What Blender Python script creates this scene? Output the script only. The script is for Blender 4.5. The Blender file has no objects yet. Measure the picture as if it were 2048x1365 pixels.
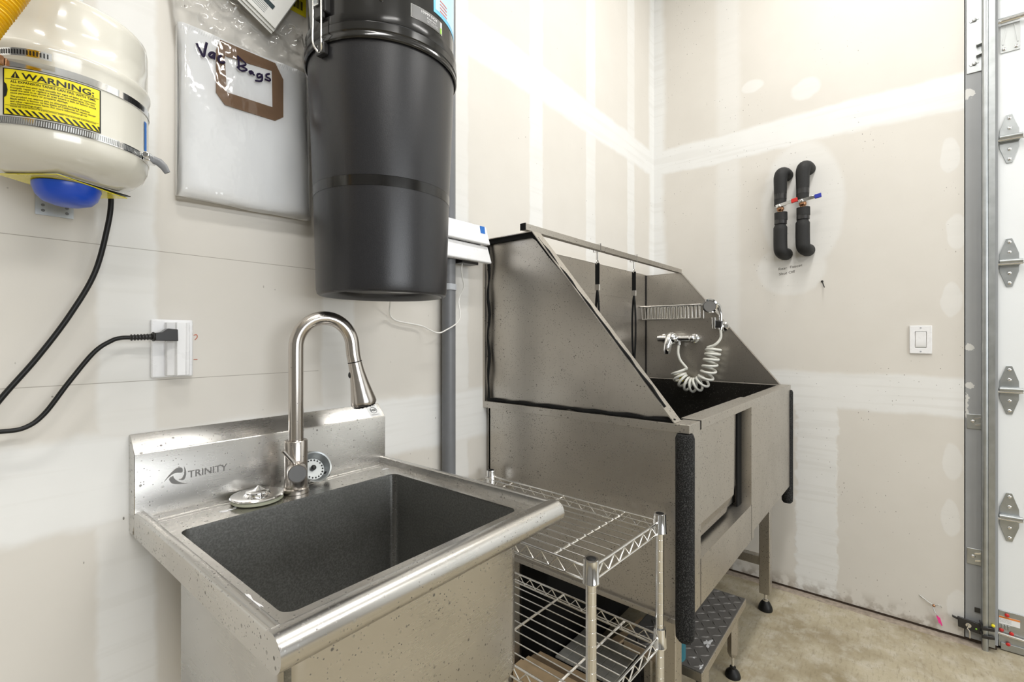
import bpy, bmesh, math, random
from mathutils import Matrix, Vector
random.seed(7)
SC = bpy.context.scene
COL = SC.collection
PI = math.pi
ROOT = {}
I4 = Matrix.Identity(4)

# ------------------------------------------------------------------ helpers
class MB:
    """collects shapes and links them as ONE mesh object"""
    def __init__(s, M=None):
        s.v = []; s.f = []; s.M = M
    def add(s, vs, fs):
        b = len(s.v)
        for p in vs:
            p = Vector(p)
            s.v.append(s.M @ p if s.M else p)
        for f in fs:
            s.f.append(tuple(b + i for i in f))
        return s
    def box(s, x0, x1, y0, y1, z0, z1):
        vs = [(x, y, z) for x in (x0, x1) for y in (y0, y1) for z in (z0, z1)]
        return s.add(vs, [(0, 1, 3, 2), (4, 6, 7, 5), (0, 4, 5, 1), (2, 3, 7, 6), (0, 2, 6, 4), (1, 5, 7, 3)])
    def obox(s, c, u, v, w):
        c, u, v, w = Vector(c), Vector(u), Vector(v), Vector(w)
        vs = [c + a * u + b * v + d * w for a in (-1, 1) for b in (-1, 1) for d in (-1, 1)]
        return s.add(vs, [(0, 1, 3, 2), (4, 6, 7, 5), (0, 4, 5, 1), (2, 3, 7, 6), (0, 2, 6, 4), (1, 5, 7, 3)])
    def tube(s, path, r, n=10, closed=False, caps=True, flat=1.0, up=None):
        P = [Vector(p) for p in path]
        m = len(P)
        rs = r if isinstance(r, (list, tuple)) else [r] * m
        T = []
        for i in range(m):
            if closed:
                t = P[(i + 1) % m] - P[i - 1]
            else:
                t = P[min(i + 1, m - 1)] - P[max(i - 1, 0)]
            T.append(t.normalized() if t.length > 1e-12 else Vector((0, 0, 1)))
        if up is None:
            up = Vector((0, 0, 1)) if abs(T[0].z) < .9 else Vector((1, 0, 0))
        u = (Vector(up) - T[0] * T[0].dot(Vector(up))).normalized()
        vs = []; fs = []
        for i in range(m):
            if i:
                u = u - T[i] * T[i].dot(u)
                u = u.normalized() if u.length > 1e-9 else T[i].orthogonal().normalized()
            w = T[i].cross(u)
            for k in range(n):
                a = 2 * PI * k / n
                vs.append(P[i] + rs[i] * (math.cos(a) * u + flat * math.sin(a) * w))
        mm = m if closed else m - 1
        for i in range(mm):
            j = (i + 1) % m
            for k in range(n):
                l = (k + 1) % n
                fs.append((i * n + k, i * n + l, j * n + l, j * n + k))
        if caps and not closed:
            fs.append(tuple(range(n - 1, -1, -1)))
            fs.append(tuple((m - 1) * n + k for k in range(n)))
        return s.add(vs, fs)
    def cyl(s, p0, p1, r0, r1=None, n=20):
        return s.tube([p0, p1], [r0, r0 if r1 is None else r1], n)
    def lathe(s, prof, o, axis=(0, 0, 1), n=48, cap0=False, cap1=False):
        o = Vector(o); ax = Vector(axis).normalized()
        u = ax.orthogonal().normalized() if abs(ax.z) < .999 else Vector((1, 0, 0))
        w = ax.cross(u)
        vs = []; fs = []
        for r, h in prof:
            for k in range(n):
                a = 2 * PI * k / n
                vs.append(o + ax * h + r * (math.cos(a) * u + math.sin(a) * w))
        for i in range(len(prof) - 1):
            for k in range(n):
                l = (k + 1) % n
                fs.append((i * n + k, i * n + l, (i + 1) * n + l, (i + 1) * n + k))
        if cap0: fs.append(tuple(range(n - 1, -1, -1)))
        if cap1: fs.append(tuple((len(prof) - 1) * n + k for k in range(n)))
        return s.add(vs, fs)
    def prism(s, poly, fn, w0, w1):
        n = len(poly)
        vs = [fn(a, b, w0) for a, b in poly] + [fn(a, b, w1) for a, b in poly]
        fs = [tuple(range(n - 1, -1, -1)), tuple(range(n, 2 * n))]
        for i in range(n):
            j = (i + 1) % n
            fs.append((i, j, n + j, n + i))
        return s.add(vs, fs)
    def ring(s, outer, inner, fn, w0, w1):
        """plate with a hole; outer and inner have the same number of points"""
        n = len(outer)
        vs = [fn(a, b, w) for w in (w0, w1) for L in (outer, inner) for a, b in L]
        fs = []
        for i in range(n):
            j = (i + 1) % n
            fs += [(i, n + i, n + j, j), (2 * n + i, 2 * n + j, 3 * n + j, 3 * n + i),
                   (i, j, 2 * n + j, 2 * n + i), (n + i, 3 * n + i, 3 * n + j, n + j)]
        return s.add(vs, fs)
    def grid(s, fn, nu, nv):
        vs = [fn(i / nu, j / nv) for i in range(nu + 1) for j in range(nv + 1)]
        fs = [(i * (nv + 1) + j, (i + 1) * (nv + 1) + j, (i + 1) * (nv + 1) + j + 1, i * (nv + 1) + j + 1)
              for i in range(nu) for j in range(nv)]
        return s.add(vs, fs)
    def sphere(s, c, r, n=16, m=10, sc=(1, 1, 1)):
        prof = []
        vs = []; fs = []
        c = Vector(c)
        for i in range(m + 1):
            t = PI * i / m
            for k in range(n):
                a = 2 * PI * k / n
                vs.append(c + Vector((r * sc[0] * math.sin(t) * math.cos(a), r * sc[1] * math.sin(t) * math.sin(a), r * sc[2] * math.cos(t))))
        for i in range(m):
            for k in range(n):
                l = (k + 1) % n
                fs.append((i * n + k, (i + 1) * n + k, (i + 1) * n + l, i * n + l))
        return s.add(vs, fs)
    def text(s, body, size, fn, width=None, depth=.0006):
        vs, fs, w = text_geo(body)
        sx = size if width is None else width / w
        s.add([fn(x * sx, y * size, 0) for x, y in vs], fs)
        return s
    def build(s, name, mat, parent=None, loc=None, bevel=0, smooth=35, seg=2, recalc=True):
        me = bpy.data.meshes.new(name)
        inv = I4
        if parent is not None:
            inv = ROOT[parent].inverted()
        elif loc is not None:
            inv = Matrix.Translation(-Vector(loc))
        me.from_pydata([tuple(inv @ p) for p in s.v], [], s.f)
        if recalc:
            bm = bmesh.new(); bm.from_mesh(me)
            bmesh.ops.remove_doubles(bm, verts=bm.verts, dist=1e-6)
            bmesh.ops.recalc_face_normals(bm, faces=bm.faces)
            bm.to_mesh(me); bm.free()
        me.materials.append(mat)
        if smooth:
            me.polygons.foreach_set('use_smooth', [True] * len(me.polygons))
            me.set_sharp_from_angle(angle=math.radians(smooth))
        o = bpy.data.objects.new(name, me); COL.objects.link(o)
        if parent is not None:
            o.parent = parent
            ROOT[o] = ROOT[parent]
        else:
            L = Vector(loc) if loc is not None else Vector((0, 0, 0))
            o.location = L
            ROOT[o] = Matrix.Translation(L)
        if bevel:
            b = o.modifiers.new('bevel', 'BEVEL'); b.width = bevel; b.segments = seg
            b.limit_method = 'ANGLE'; b.angle_limit = math.radians(40)
        return o

_tc = {}
def text_geo(body, bold=0.0):
    if (body, bold) in _tc: return _tc[(body, bold)]
    cu = bpy.data.curves.new('t', 'FONT'); cu.body = body; cu.size = 1; cu.resolution_u = 3; cu.offset = bold
    ob = bpy.data.objects.new('t', cu); COL.objects.link(ob)
    dg = bpy.context.evaluated_depsgraph_get()
    me = bpy.data.meshes.new_from_object(ob.evaluated_get(dg))
    vs = [(v.co.x, v.co.y) for v in me.vertices]; fs = [tuple(p.vertices) for p in me.polygons]
    x0 = min(v[0] for v in vs); w = max(v[0] for v in vs) - x0
    vs = [(x - x0, y) for x, y in vs]
    bpy.data.objects.remove(ob); bpy.data.curves.remove(cu); bpy.data.meshes.remove(me)
    _tc[(body, bold)] = (vs, fs, w)
    return _tc[(body, bold)]

def text_relief(body):
    cu = bpy.data.curves.new('t', 'FONT'); cu.body = body; cu.size = 1; cu.resolution_u = 3; cu.extrude = .03; cu.bevel_depth = .014; cu.bevel_resolution = 1; cu.offset = .004
    ob = bpy.data.objects.new('t', cu); COL.objects.link(ob)
    me = bpy.data.meshes.new_from_object(ob.evaluated_get(bpy.context.evaluated_depsgraph_get()))
    vs = [tuple(v.co) for v in me.vertices]; fs = [tuple(p.vertices) for p in me.polygons]
    x0 = min(v[0] for v in vs); w = max(v[0] for v in vs) - x0
    bpy.data.objects.remove(ob); bpy.data.curves.remove(cu); bpy.data.meshes.remove(me)
    return [(x - x0, y, z) for x, y, z in vs], fs, w
def props(o, label, cat, group=None):
    o['label'] = label; o['category'] = cat
    if group: o['group'] = group
    return o
def thing(name, label, cat, loc, rotz=0, group=None):
    o = bpy.data.objects.new(name, None); COL.objects.link(o)
    o.empty_display_size = .05
    o.location = loc; o.rotation_euler = (0, 0, rotz)
    ROOT[o] = Matrix.Translation(Vector(loc)) @ Matrix.Rotation(rotz, 4, 'Z')
    return props(o, label, cat, group)
def struct(o):
    o['kind'] = 'structure'; return o
def part_label(o, l):
    o['label'] = l; return o
def rrect(x0, x1, y0, y1, r, n=6):
    pts = []
    for cx, cy, a0 in ((x1 - r, y1 - r, 0), (x0 + r, y1 - r, 90), (x0 + r, y0 + r, 180), (x1 - r, y0 + r, 270)):
        for k in range(n + 1):
            a = math.radians(a0 + 90 * k / n)
            pts.append((cx + r * math.cos(a), cy + r * math.sin(a)))
    return pts
def outer_rect_for(pts, x0, x1, y0, y1):
    """project a rounded rectangle's points on a sharp rectangle (same count)"""
    out = []
    cx, cy = (x0 + x1) / 2, (y0 + y1) / 2
    n = len(pts) // 4
    corners = [(x1, y1), (x0, y1), (x0, y0), (x1, y0)]
    for q in range(4):
        c = corners[q]
        for k in range(n):
            p = pts[q * n + k]
            h = (n - 1) / 2
            if k == int(h): out.append(c)
            elif q in (0, 2):
                out.append((c[0], p[1]) if k < h else (p[0], c[1]))
            else:
                out.append((p[0], c[1]) if k < h else (c[0], p[1]))
    return out
def smooth_path(pts, k=6):
    P = [Vector(p) for p in pts]; out = []
    for i in range(len(P) - 1):
        p0 = P[max(i - 1, 0)]; p1 = P[i]; p2 = P[i + 1]; p3 = P[min(i + 2, len(P) - 1)]
        for j in range(k):
            t = j / k
            out.append(.5 * ((2 * p1) + (-p0 + p2) * t + (2 * p0 - 5 * p1 + 4 * p2 - p3) * t * t + (-p0 + 3 * p1 - 3 * p2 + p3) * t ** 3))
    out.append(P[-1])
    return out
def splat(cx, cy, cz, rx, ry, seed):
    m = MB(); rr = random.Random(seed); n = 26
    ph = [rr.uniform(0, 6.28) for _ in range(4)]
    P = []
    for k in range(n):
        t = 2 * PI * k / n; f = .62 + .22 * math.sin(3 * t + ph[0]) + .16 * math.sin(5 * t + ph[1]) + .12 * math.sin(9 * t + ph[2])
        P.append((cx + rx * f * math.cos(t), cy + ry * f * math.sin(t)))
    m.add([(cx, cy, cz + .0012)] + [(x, y, cz) for x, y in P], [(0, 1 + k, 1 + (k + 1) % n) for k in range(n)])
    return m
XY = lambda a, b, w: (a, b, w)

# ------------------------------------------------------------------ materials
class NT:
    def __init__(s, name):
        s.m = bpy.data.materials.new(name); s.m.use_nodes = True
        s.t = s.m.node_tree; s.n = s.t.nodes; s.l = s.t.links
        s.b = s.n['Principled BSDF']; s.out = s.n['Material Output']
    def inp(s, sock, v):
        if hasattr(v, 'is_linked') or hasattr(v, 'links'):
            s.l.new(v, sock)
        elif isinstance(v, (tuple, list)) and len(v) == 3 and sock.type == 'RGBA':
            sock.default_value = (*v, 1)
        else:
            sock.default_value = v
    def math(s, op, a, b=0.0, c=None):
        n = s.n.new('ShaderNodeMath'); n.operation = op
        s.inp(n.inputs[0], a); s.inp(n.inputs[1], b)
        if c is not None: s.inp(n.inputs[2], c)
        return n.outputs[0]
    def step(s, x, e0, e1, lo=0.0, hi=1.0):
        n = s.n.new('ShaderNodeMapRange'); n.interpolation_type = 'SMOOTHSTEP'
        s.inp(n.inputs[0], x)
        n.inputs[1].default_value = e0; n.inputs[2].default_value = e1
        n.inputs[3].default_value = lo; n.inputs[4].default_value = hi
        return n.outputs[0]
    def mix(s, f, a, b, blend='MIX'):
        n = s.n.new('ShaderNodeMix'); n.data_type = 'RGBA'; n.blend_type = blend
        s.inp(n.inputs[0], f); s.inp(n.inputs[6], a); s.inp(n.inputs[7], b)
        return n.outputs[2]
    def coord(s):
        n = s.n.new('ShaderNodeTexCoord'); return n.outputs['Object']
    def scale(s, v, sc, loc=(0, 0, 0)):
        n = s.n.new('ShaderNodeMapping'); s.l.new(v, n.inputs[0]); n.inputs['Scale'].default_value = sc
        n.inputs['Location'].default_value = loc
        return n.outputs[0]
    def xyz(s, v):
        n = s.n.new('ShaderNodeSeparateXYZ'); s.l.new(v, n.inputs[0]); return n.outputs
    def noise(s, v, sc, det=3, rough=.5):
        n = s.n.new('ShaderNodeTexNoise'); s.l.new(v, n.inputs['Vector'])
        n.inputs['Scale'].default_value = sc; n.inputs['Detail'].default_value = det; n.inputs['Roughness'].default_value = rough
        return n.outputs['Fac']
    def voro(s, v, sc):
        n = s.n.new('ShaderNodeTexVoronoi'); s.l.new(v, n.inputs['Vector']); n.inputs['Scale'].default_value = sc
        return n.outputs['Distance'], n.outputs['Color']
    def specks(s, v, sc, rad, frac):
        d, c = s.voro(v, sc)
        r = s.xyz(c)
        return s.math('MULTIPLY', s.step(d, rad, rad * .6), s.math('LESS_THAN', r[0], frac))
    def bump(s, h, strength, dist=.001):
        n = s.n.new('ShaderNodeBump'); n.inputs['Strength'].default_value = strength; n.inputs['Distance'].default_value = dist
        s.l.new(h, n.inputs['Height']); s.l.new(n.outputs[0], s.b.inputs['Normal'])
    def set(s, **k):
        for key, v in k.items():
            s.inp(s.b.inputs[key.replace('_', ' ')], v)
        return s

def plain(name, col, rough=.5, metal=0.0, coat=0.0, var=.06, nscale=40, bump=0.0, spec=.5):
    t = NT(name); v = t.coord()
    n = t.noise(v, nscale, 4)
    dark = tuple(c * (1 - var) for c in col); lite = tuple(min(1, c * (1 + var)) for c in col)
    t.set(Base_Color=t.mix(n, dark, lite), Roughness=t.math('ADD', t.math('MULTIPLY', n, .08), rough - .04), Metallic=metal)
    t.set(Specular_IOR_Level=spec)
    if coat: t.set(Coat_Weight=coat, Coat_Roughness=.06)
    if bump: t.bump(n, bump)
    return t.m

def steel(name, col=(.60, .585, .56), rough=.28, spots=.8, brush=(3, 3, 120), grime=.25, spotcol=(.10, .09, .08)):
    t = NT(name); v = t.coord()
    br = t.noise(t.scale(v, brush), 4.0, 3, .6)
    big = t.noise(v, 5, 4, .6)
    mott = t.noise(v, 30, 5, .7)
    base = t.mix(br, tuple(c * .965 for c in col), tuple(min(1, c * 1.03) for c in col))
    base = t.mix(t.math('MULTIPLY', t.step(big, .45, .75), grime), base, tuple(c * .55 for c in col))
    sp = t.specks(v, 95, .26, .22 * spots)
    sp2 = t.specks(v, 230, .3, .30 * spots)
    spm = t.math('MULTIPLY', t.math('MAXIMUM', sp, sp2), t.step(mott, .35, .6))
    base = t.mix(t.math('MULTIPLY', spm, .75), base, spotcol)
    r = t.math('ADD', t.math('MULTIPLY', br, .035), t.math('MULTIPLY', big, .12))
    r = t.math('ADD', r, rough - .09)
    r = t.math('ADD', r, t.math('MULTIPLY', spm, .3))
    t.set(Base_Color=base, Roughness=r, Metallic=1.0)
    t.bump(br, .006, .0002)
    return t.m

M = {}
def wall_material(name, far):
    t = NT(name); v = t.coord(); x, y, z = t.xyz(v)
    wob = t.math('MULTIPLY', t.math('SUBTRACT', t.noise(v, 2.2, 3), .5), .05)
    fine = t.math('MULTIPLY', t.math('SUBTRACT', t.noise(v, 18, 4), .5), .02)
    w2 = t.math('ADD', wob, fine)
    big = t.noise(v, 1.7, 3)
    paper = t.mix(t.noise(v, 6, 5), (.62, .59, .54), (.68, .652, .605))
    mud = t.mix(t.noise(v, 9, 4), (.72, .718, .70), (.775, .773, .758))
    masks = []
    def band(c, coord, half, soft=.012, amt=1.0, wb=w2):
        d = t.math('ABSOLUTE', t.math('SUBTRACT', t.math('ADD', coord, wb), c))
        return t.math('MULTIPLY', t.step(d, half + soft, half - soft), amt)
    masks.append(band(.952, z, .078)); masks.append(band(2.175, z, .07))
    if not far:
        md = t.n.new('ShaderNodeMath'); md.operation = 'FLOORED_MODULO'
        t.inp(md.inputs[0], t.math('ADD', t.math('ADD', x, fine), -.22 + .2057)); md.inputs[1].default_value = .4115
        d = t.math('ABSOLUTE', t.math('SUBTRACT', md.outputs[0], .2057))
        masks.append(t.math('MULTIPLY', t.step(d, .048, .036), t.step(big, .3, .62, .45, .9)))
        masks.append(band(2.573, x, .06, .02))
    else:
        masks.append(band(0.0, y, .055, .02))
        masks.append(band(-.387, y, .055, .02, .45))
        # wide vertical skim patch below the lower seam
        edge = t.math('MULTIPLY', t.math('SUBTRACT', t.noise(v, 26, 5), .5), .05)
        p = t.step(t.math('ABSOLUTE', t.math('ADD', t.math('ADD', y, edge), .775)), .088, .074)
        masks.append(t.math('MULTIPLY', p, t.math('LESS_THAN', z, .95)))
        # skim patch round the pipes
        def oval(cy, cz, ry, rz, soft=.08, amt=1.0):
            a = t.math('DIVIDE', t.math('ADD', t.math('ADD', y, w2), -cy), ry)
            b = t.math('DIVIDE', t.math('ADD', t.math('ADD', z, w2), -cz), rz)
            r = t.math('ADD', t.math('MULTIPLY', a, a), t.math('MULTIPLY', b, b))
            return t.math('MULTIPLY', t.step(r, 1 + soft, 1 - soft), amt)
        masks.append(oval(-.715, 1.82, .165, .30, .16, .55)); masks.append(oval(-.67, 1.52, .14, .12, .2, .5))
        for zc in (1.93, 1.62, 1.35, .70, .48, .13):
            masks.append(oval(-1.235 - .012 * math.sin(zc * 9), zc, .03, .07, .2, .5))
        masks.append(oval(-.50, 2.45, .05, .03, .3, .6)); masks.append(oval(-.73, 2.36, .06, .05, .3, .6))
    m = masks[0]
    for k in masks[1:]: m = t.math('MAXIMUM', m, k)
    col = t.mix(m, paper, mud)
    # trowel ridges inside the seams
    rid = t.noise(t.scale(v, (1.2, 1.2, 30)), 1.5, 3)
    col = t.mix(t.math('MULTIPLY', t.math('MULTIPLY', t.step(rid, .5, .62), m), .22), col, (.60, .585, .55))
    # scuffs and splashes
    sp = t.specks(v, 42, .075, .16)
    zone = t.step(t.noise(v, 3.0, 3), .48, .64)
    dark = t.math('MULTIPLY', sp, zone)
    st = t.noise(t.scale(v, (60, 60, 16)), 1.3, 2)
    dark = t.math('MAXIMUM', dark, t.math('MULTIPLY', t.specks(t.scale(v, (1, 1, .45)), 75, .12, .10), zone))
    col = t.mix(t.math('MULTIPLY', dark, .85), col, (.11, .095, .075))
    if not far:
        for zc, xm in ((1.3602, .58), (1.1199, .58)):
            ln = t.math('MULTIPLY', t.step(t.math('ABSOLUTE', t.math('SUBTRACT', z, zc)), .0009, .0003), t.math('LESS_THAN', x, xm))
            col = t.mix(t.math('MULTIPLY', ln, .6), col, (.16, .14, .10))
    else:
        base_brown = t.math('MULTIPLY', t.step(z, .10, .0), t.step(t.noise(v, 25, 4), .42, .6))  # patchy brown, stronger towards the floor
        col = t.mix(t.math('MULTIPLY', base_brown, .7), col, (.22, .17, .12))
    t.set(Base_Color=col, Roughness=t.math('ADD', t.math('MULTIPLY', m, -.12), .72))
    h = t.math('ADD', t.math('MULTIPLY', m, .6), t.math('MULTIPLY', t.noise(v, 60, 4), .12))
    h = t.math('ADD', h, t.math('MULTIPLY', t.math('MULTIPLY', rid, m), .5))
    t.bump(h, .35, .0018)
    return t.m
M['wall_left'] = wall_material('drywall_left', False)
M['wall_far'] = wall_material('drywall_far', True)
M['wall_plain'] = plain('painted_drywall', (.66, .64, .59), .8)
M['wall_grey'] = plain('grey_garage_wall', (.24, .235, .225), .8)  # unseen walls set dark to add contrast to the steel reflections
M['ceiling'] = plain('ceiling_white', (.80, .80, .78), .85)

def concrete():
    t = NT('concrete_floor'); v = t.coord()
    a = t.noise(v, 2.3, 5, .6); b = t.noise(v, 14, 6, .65); c = t.noise(v, 70, 4, .7)
    col = t.mix(t.step(a, .32, .68), (.255, .205, .115), (.49, .435, .315))
    col = t.mix(t.math('MULTIPLY', t.step(b, .42, .72), .6), col, (.62, .585, .51))
    col = t.mix(t.math('MULTIPLY', t.step(t.noise(v, 5.2, 4), .56, .72), .45), col, (.27, .215, .13))
    col = t.mix(t.math('MULTIPLY', c, .35), col, (.25, .21, .15))
    g = t.noise(t.scale(v, (14, 60, 30)), 1.6, 5, .7)
    col = t.mix(t.math('MULTIPLY', t.step(g, .5, .68), .45), col, (.20, .165, .10))
    sp = t.math('MULTIPLY', t.specks(v, 75, .16, .22), t.step(t.noise(v, 3.5, 3), .45, .6))
    col = t.mix(t.math('MULTIPLY', sp, .8), col, (.07, .055, .04))
    t.set(Base_Color=col, Roughness=t.math('ADD', t.math('MULTIPLY', b, .25), .45))
    t.bump(t.math('ADD', b, t.math('MULTIPLY', c, .4)), .3, .002)
    return t.m
M['floor'] = concrete()
M['curb'] = plain('rough_concrete', (.30, .25, .20), .9, var=.6, nscale=60, bump=1.0)
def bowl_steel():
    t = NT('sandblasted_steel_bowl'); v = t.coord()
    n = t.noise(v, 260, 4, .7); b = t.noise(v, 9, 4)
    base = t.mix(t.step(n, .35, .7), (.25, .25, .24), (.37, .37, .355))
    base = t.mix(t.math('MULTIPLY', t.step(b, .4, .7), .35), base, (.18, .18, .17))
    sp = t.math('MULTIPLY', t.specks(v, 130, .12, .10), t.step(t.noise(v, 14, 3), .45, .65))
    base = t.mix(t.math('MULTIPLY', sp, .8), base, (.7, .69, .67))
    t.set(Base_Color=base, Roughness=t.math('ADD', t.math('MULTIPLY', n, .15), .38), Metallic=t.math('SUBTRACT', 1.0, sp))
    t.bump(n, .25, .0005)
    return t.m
M['steel'] = steel('brushed_steel')
M['steel_tub'] = steel('brushed_steel_tub', (.535, .505, .46), .37, 2.0, (70, 70, 2.5), .3)
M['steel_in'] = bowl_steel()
M['liner'] = steel('dark_steel_basin', (.06, .057, .052), .45, .6, (4, 4, 60), .3, (.5, .48, .45))  # near-black base with pale spots
M['steel_mark'] = plain('stamped_steel', (.42, .41, .40), .34, 1.0, var=.03)
M['nickel'] = steel('brushed_nickel', (.60, .56, .52), .24, .15, (60, 60, 4), .1)
M['chrome'] = plain('chrome', (.82, .82, .82), .10, 1.0, var=.02)
M['chrome_wire'] = plain('chrome_wire', (.78, .77, .75), .2, 1.0, var=.08)
M['galv'] = plain('galvanised_steel', (.46, .48, .485), .42, 1.0, var=.22, nscale=30, bump=.12)
M['galv_dull'] = plain('galvanised_dull', (.50, .515, .51), .5, .9, var=.15, nscale=20)
M['white'] = plain('white_plastic', (.82, .82, .83), .28, var=.015)
M['white_wire'] = plain('white_wire', (.78, .77, .74), .4)
M['enamel'] = plain('cream_enamel', (.70, .68, .605), .16, coat=.6, var=.02, nscale=8)
M['black_rubber'] = plain('black_rubber', (.010, .010, .010), .42, spec=.3)
M['black_plastic'] = plain('black_plastic', (.022, .021, .021), .3)
M['black_gloss'] = plain('black_gloss', (.012, .0115, .011), .16)
def vac_black():
    t = NT('textured_black'); v = t.coord(); n = t.noise(v, 520, 3, .7)
    t.set(Base_Color=t.mix(n, (.010, .010, .011), (.026, .026, .030)), Roughness=t.math('ADD', t.math('MULTIPLY', n, .14), .24))
    t.bump(n, .30, .0005); t.set(Specular_IOR_Level=.5); return t.m
M['vac'] = vac_black()
def foam():
    t = NT('black_foam'); v = t.coord(); n = t.noise(v, 330, 3, .7)
    t.set(Base_Color=t.mix(t.step(n, .45, .7), (.012, .012, .012), (.085, .085, .085)), Roughness=.85); t.bump(n, 1.0, .004); t.set(Specular_IOR_Level=.2); return t.m
M['foam'] = foam()
M['foam_pipe'] = plain('pipe_foam', (.024, .024, .024), .62, spec=.25, var=.3, nscale=200, bump=.25)
M['pvc'] = plain('grey_pvc', (.16, .165, .175), .42, var=.1)
M['pvc_lite'] = plain('light_grey_plastic', (.42, .44, .47), .4)
M['yellow'] = plain('sticker_yellow', (.86, .74, .02), .28, coat=.5, var=.02)
M['yellow_hose'] = plain('yellow_tubing', (.80, .48, .01), .3, coat=.2)
M['ink'] = plain('black_ink', (.012, .012, .012), .35)
M['marker'] = plain('purple_black_marker', (.010, .004, .028), .5, spec=.2)
M['pencil'] = plain('pencil', (.10, .09, .08), .7)
M['red'] = plain('red_plastic', (.55, .02, .015), .35)
M['redbrown'] = plain('red_marker', (.50, .16, .10), .7)
M['blue'] = plain('blue_plastic', (.012, .075, .55), .3)
M['blue_tape'] = plain('blue_tape', (.01, .14, .50), .5)
M['blue_handle'] = plain('blue_handle', (.015, .03, .33), .4)
M['sky_blue'] = plain('sticker_blue', (.16, .55, .82), .3)
M['pale_blue'] = plain('sticker_pale', (.50, .72, .88), .3)
M['flag_red'] = plain('flag_red', (.62, .16, .13), .4)
M['lime'] = plain('lime', (.36, .80, .06), .4)
M['grey_label'] = plain('grey_label', (.16, .16, .16), .3)
M['grey_face'] = plain('grey_face', (.27, .265, .26), .5)
M['label_white'] = plain('label_white', (.8, .8, .8), .45)
M['fabric'] = plain('bag_fabric', (.86, .86, .86), .75, var=.03, nscale=14, bump=.12)
M['card'] = plain('brown_card', (.215, .125, .068), .65, var=.12, nscale=60)
M['paper'] = plain('paper', (.76, .755, .72), .7, var=.02)
M['print'] = plain('paper_print', (.30, .31, .31), .7)
M['dark_print'] = plain('dark_print', (.03, .05, .055), .6)
M['brass'] = plain('copper_brass', (.45, .24, .13), .35, 1.0)
def jamb():
    t = NT('grey_painted_jamb'); v = t.coord(); x, y, z = t.xyz(v)
    n = t.noise(v, 9, 4); e = t.noise(v, 55, 5, .7)
    col = t.mix(n, (.285, .295, .305), (.355, .365, .375))
    w = t.math('MULTIPLY', t.math('SUBTRACT', e, .5), .035)
    for cy, cz, ry, rz in ((-1.283, 1.159, .014, .012), (-1.284, 1.010, .013, .011), (-1.276, 2.155, .022, .020), (-1.275, .93, .006, .05)):
        a = t.math('DIVIDE', t.math('ADD', t.math('ADD', y, w), -cy), ry); b = t.math('DIVIDE', t.math('ADD', t.math('ADD', z, w), -cz), rz)
        m = t.step(t.math('ADD', t.math('MULTIPLY', a, a), t.math('MULTIPLY', b, b)), 1.1, .9)
        col = t.mix(m, col, (.66, .66, .64))
    t.set(Base_Color=col, Roughness=.55); t.bump(e, .15, .001); return t.m
M['paint_grey'] = jamb()
M['door'] = plain('door_white', (.79, .81, .82), .4, var=.02, nscale=6)
M['wood'] = plain('wood', (.55, .40, .24), .65, var=.22, nscale=25)
M['gap_dark'] = plain('dark_gap_strip', (.05, .032, .02), .8, var=.5, nscale=30)  # near-black colour that stands in for shade in the wall gap
M['wood_dark'] = plain('wood_dark', (.20, .14, .085), .65, var=.25, nscale=25)
M['tile'] = plain('grey_tile', (.52, .51, .47), .6, var=.25, nscale=18)
M['teal'] = plain('teal', (.0, .12, .17), .45)
M['dark_bag'] = plain('dark_bag', (.035, .037, .03), .4, var=.4, nscale=12)
M['tread'] = plain('tread_plate', (.185, .175, .165), .45, .25, var=.25, nscale=22, bump=.1)
M['soap'] = plain('white_residue', (.75, .75, .76), .5)
M['pink'] = plain('pink_ribbon', (.85, .05, .30), .5)
M['rubber_ring'] = plain('rubber_ring', (.36, .37, .28), .45)
M['orange'] = plain('orange_label', (.80, .25, .05), .5)
M['hose_white'] = plain('hose_white', (.66, .655, .60), .35)
M['strap'] = plain('black_strap', (.008, .008, .008), .7, spec=.15)
M['gravel'] = plain('gravel', (.22, .19, .165), .8, var=.5, nscale=60, bump=.3)
M['lamp_body'] = plain('lamp_body', (.8, .8, .8), .5)
def film():
    t = NT('clear_film')
    g = t.n.new('ShaderNodeBsdfGlossy'); g.inputs['Roughness'].default_value = .06; g.inputs['Color'].default_value = (1, 1, 1, 1)
    tr = t.n.new('ShaderNodeBsdfTransparent'); tr.inputs['Color'].default_value = (.988, .988, .985, 1)
    fr = t.n.new('ShaderNodeFresnel'); fr.inputs['IOR'].default_value = 1.42
    v = t.coord(); n = t.noise(t.scale(v, (9, 9, 4)), 2.4, 3)
    bu = t.n.new('ShaderNodeBump'); bu.inputs['Strength'].default_value = .5; bu.inputs['Distance'].default_value = .01
    t.l.new(n, bu.inputs['Height'])
    t.l.new(bu.outputs[0], g.inputs['Normal']); t.l.new(bu.outputs[0], fr.inputs['Normal'])
    mx = t.n.new('ShaderNodeMixShader'); t.l.new(t.math('MULTIPLY', fr.outputs[0], 1.5), mx.inputs[0])
    t.l.new(tr.outputs[0], mx.inputs[1]); t.l.new(g.outputs[0], mx.inputs[2]); t.l.new(mx.outputs[0], t.out.inputs[0])
    return t.m
M['film'] = film()
def lampmat():
    t = NT('lamp_diffuser'); t.set(Base_Color=(1, 1, 1), Emission_Color=(1, .97, .92), Emission_Strength=LAMP); return t.m
LAMP = 6.0
FILL = 105  # strength of the added frontal fill lamp
M['lamp'] = lampmat()

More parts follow.
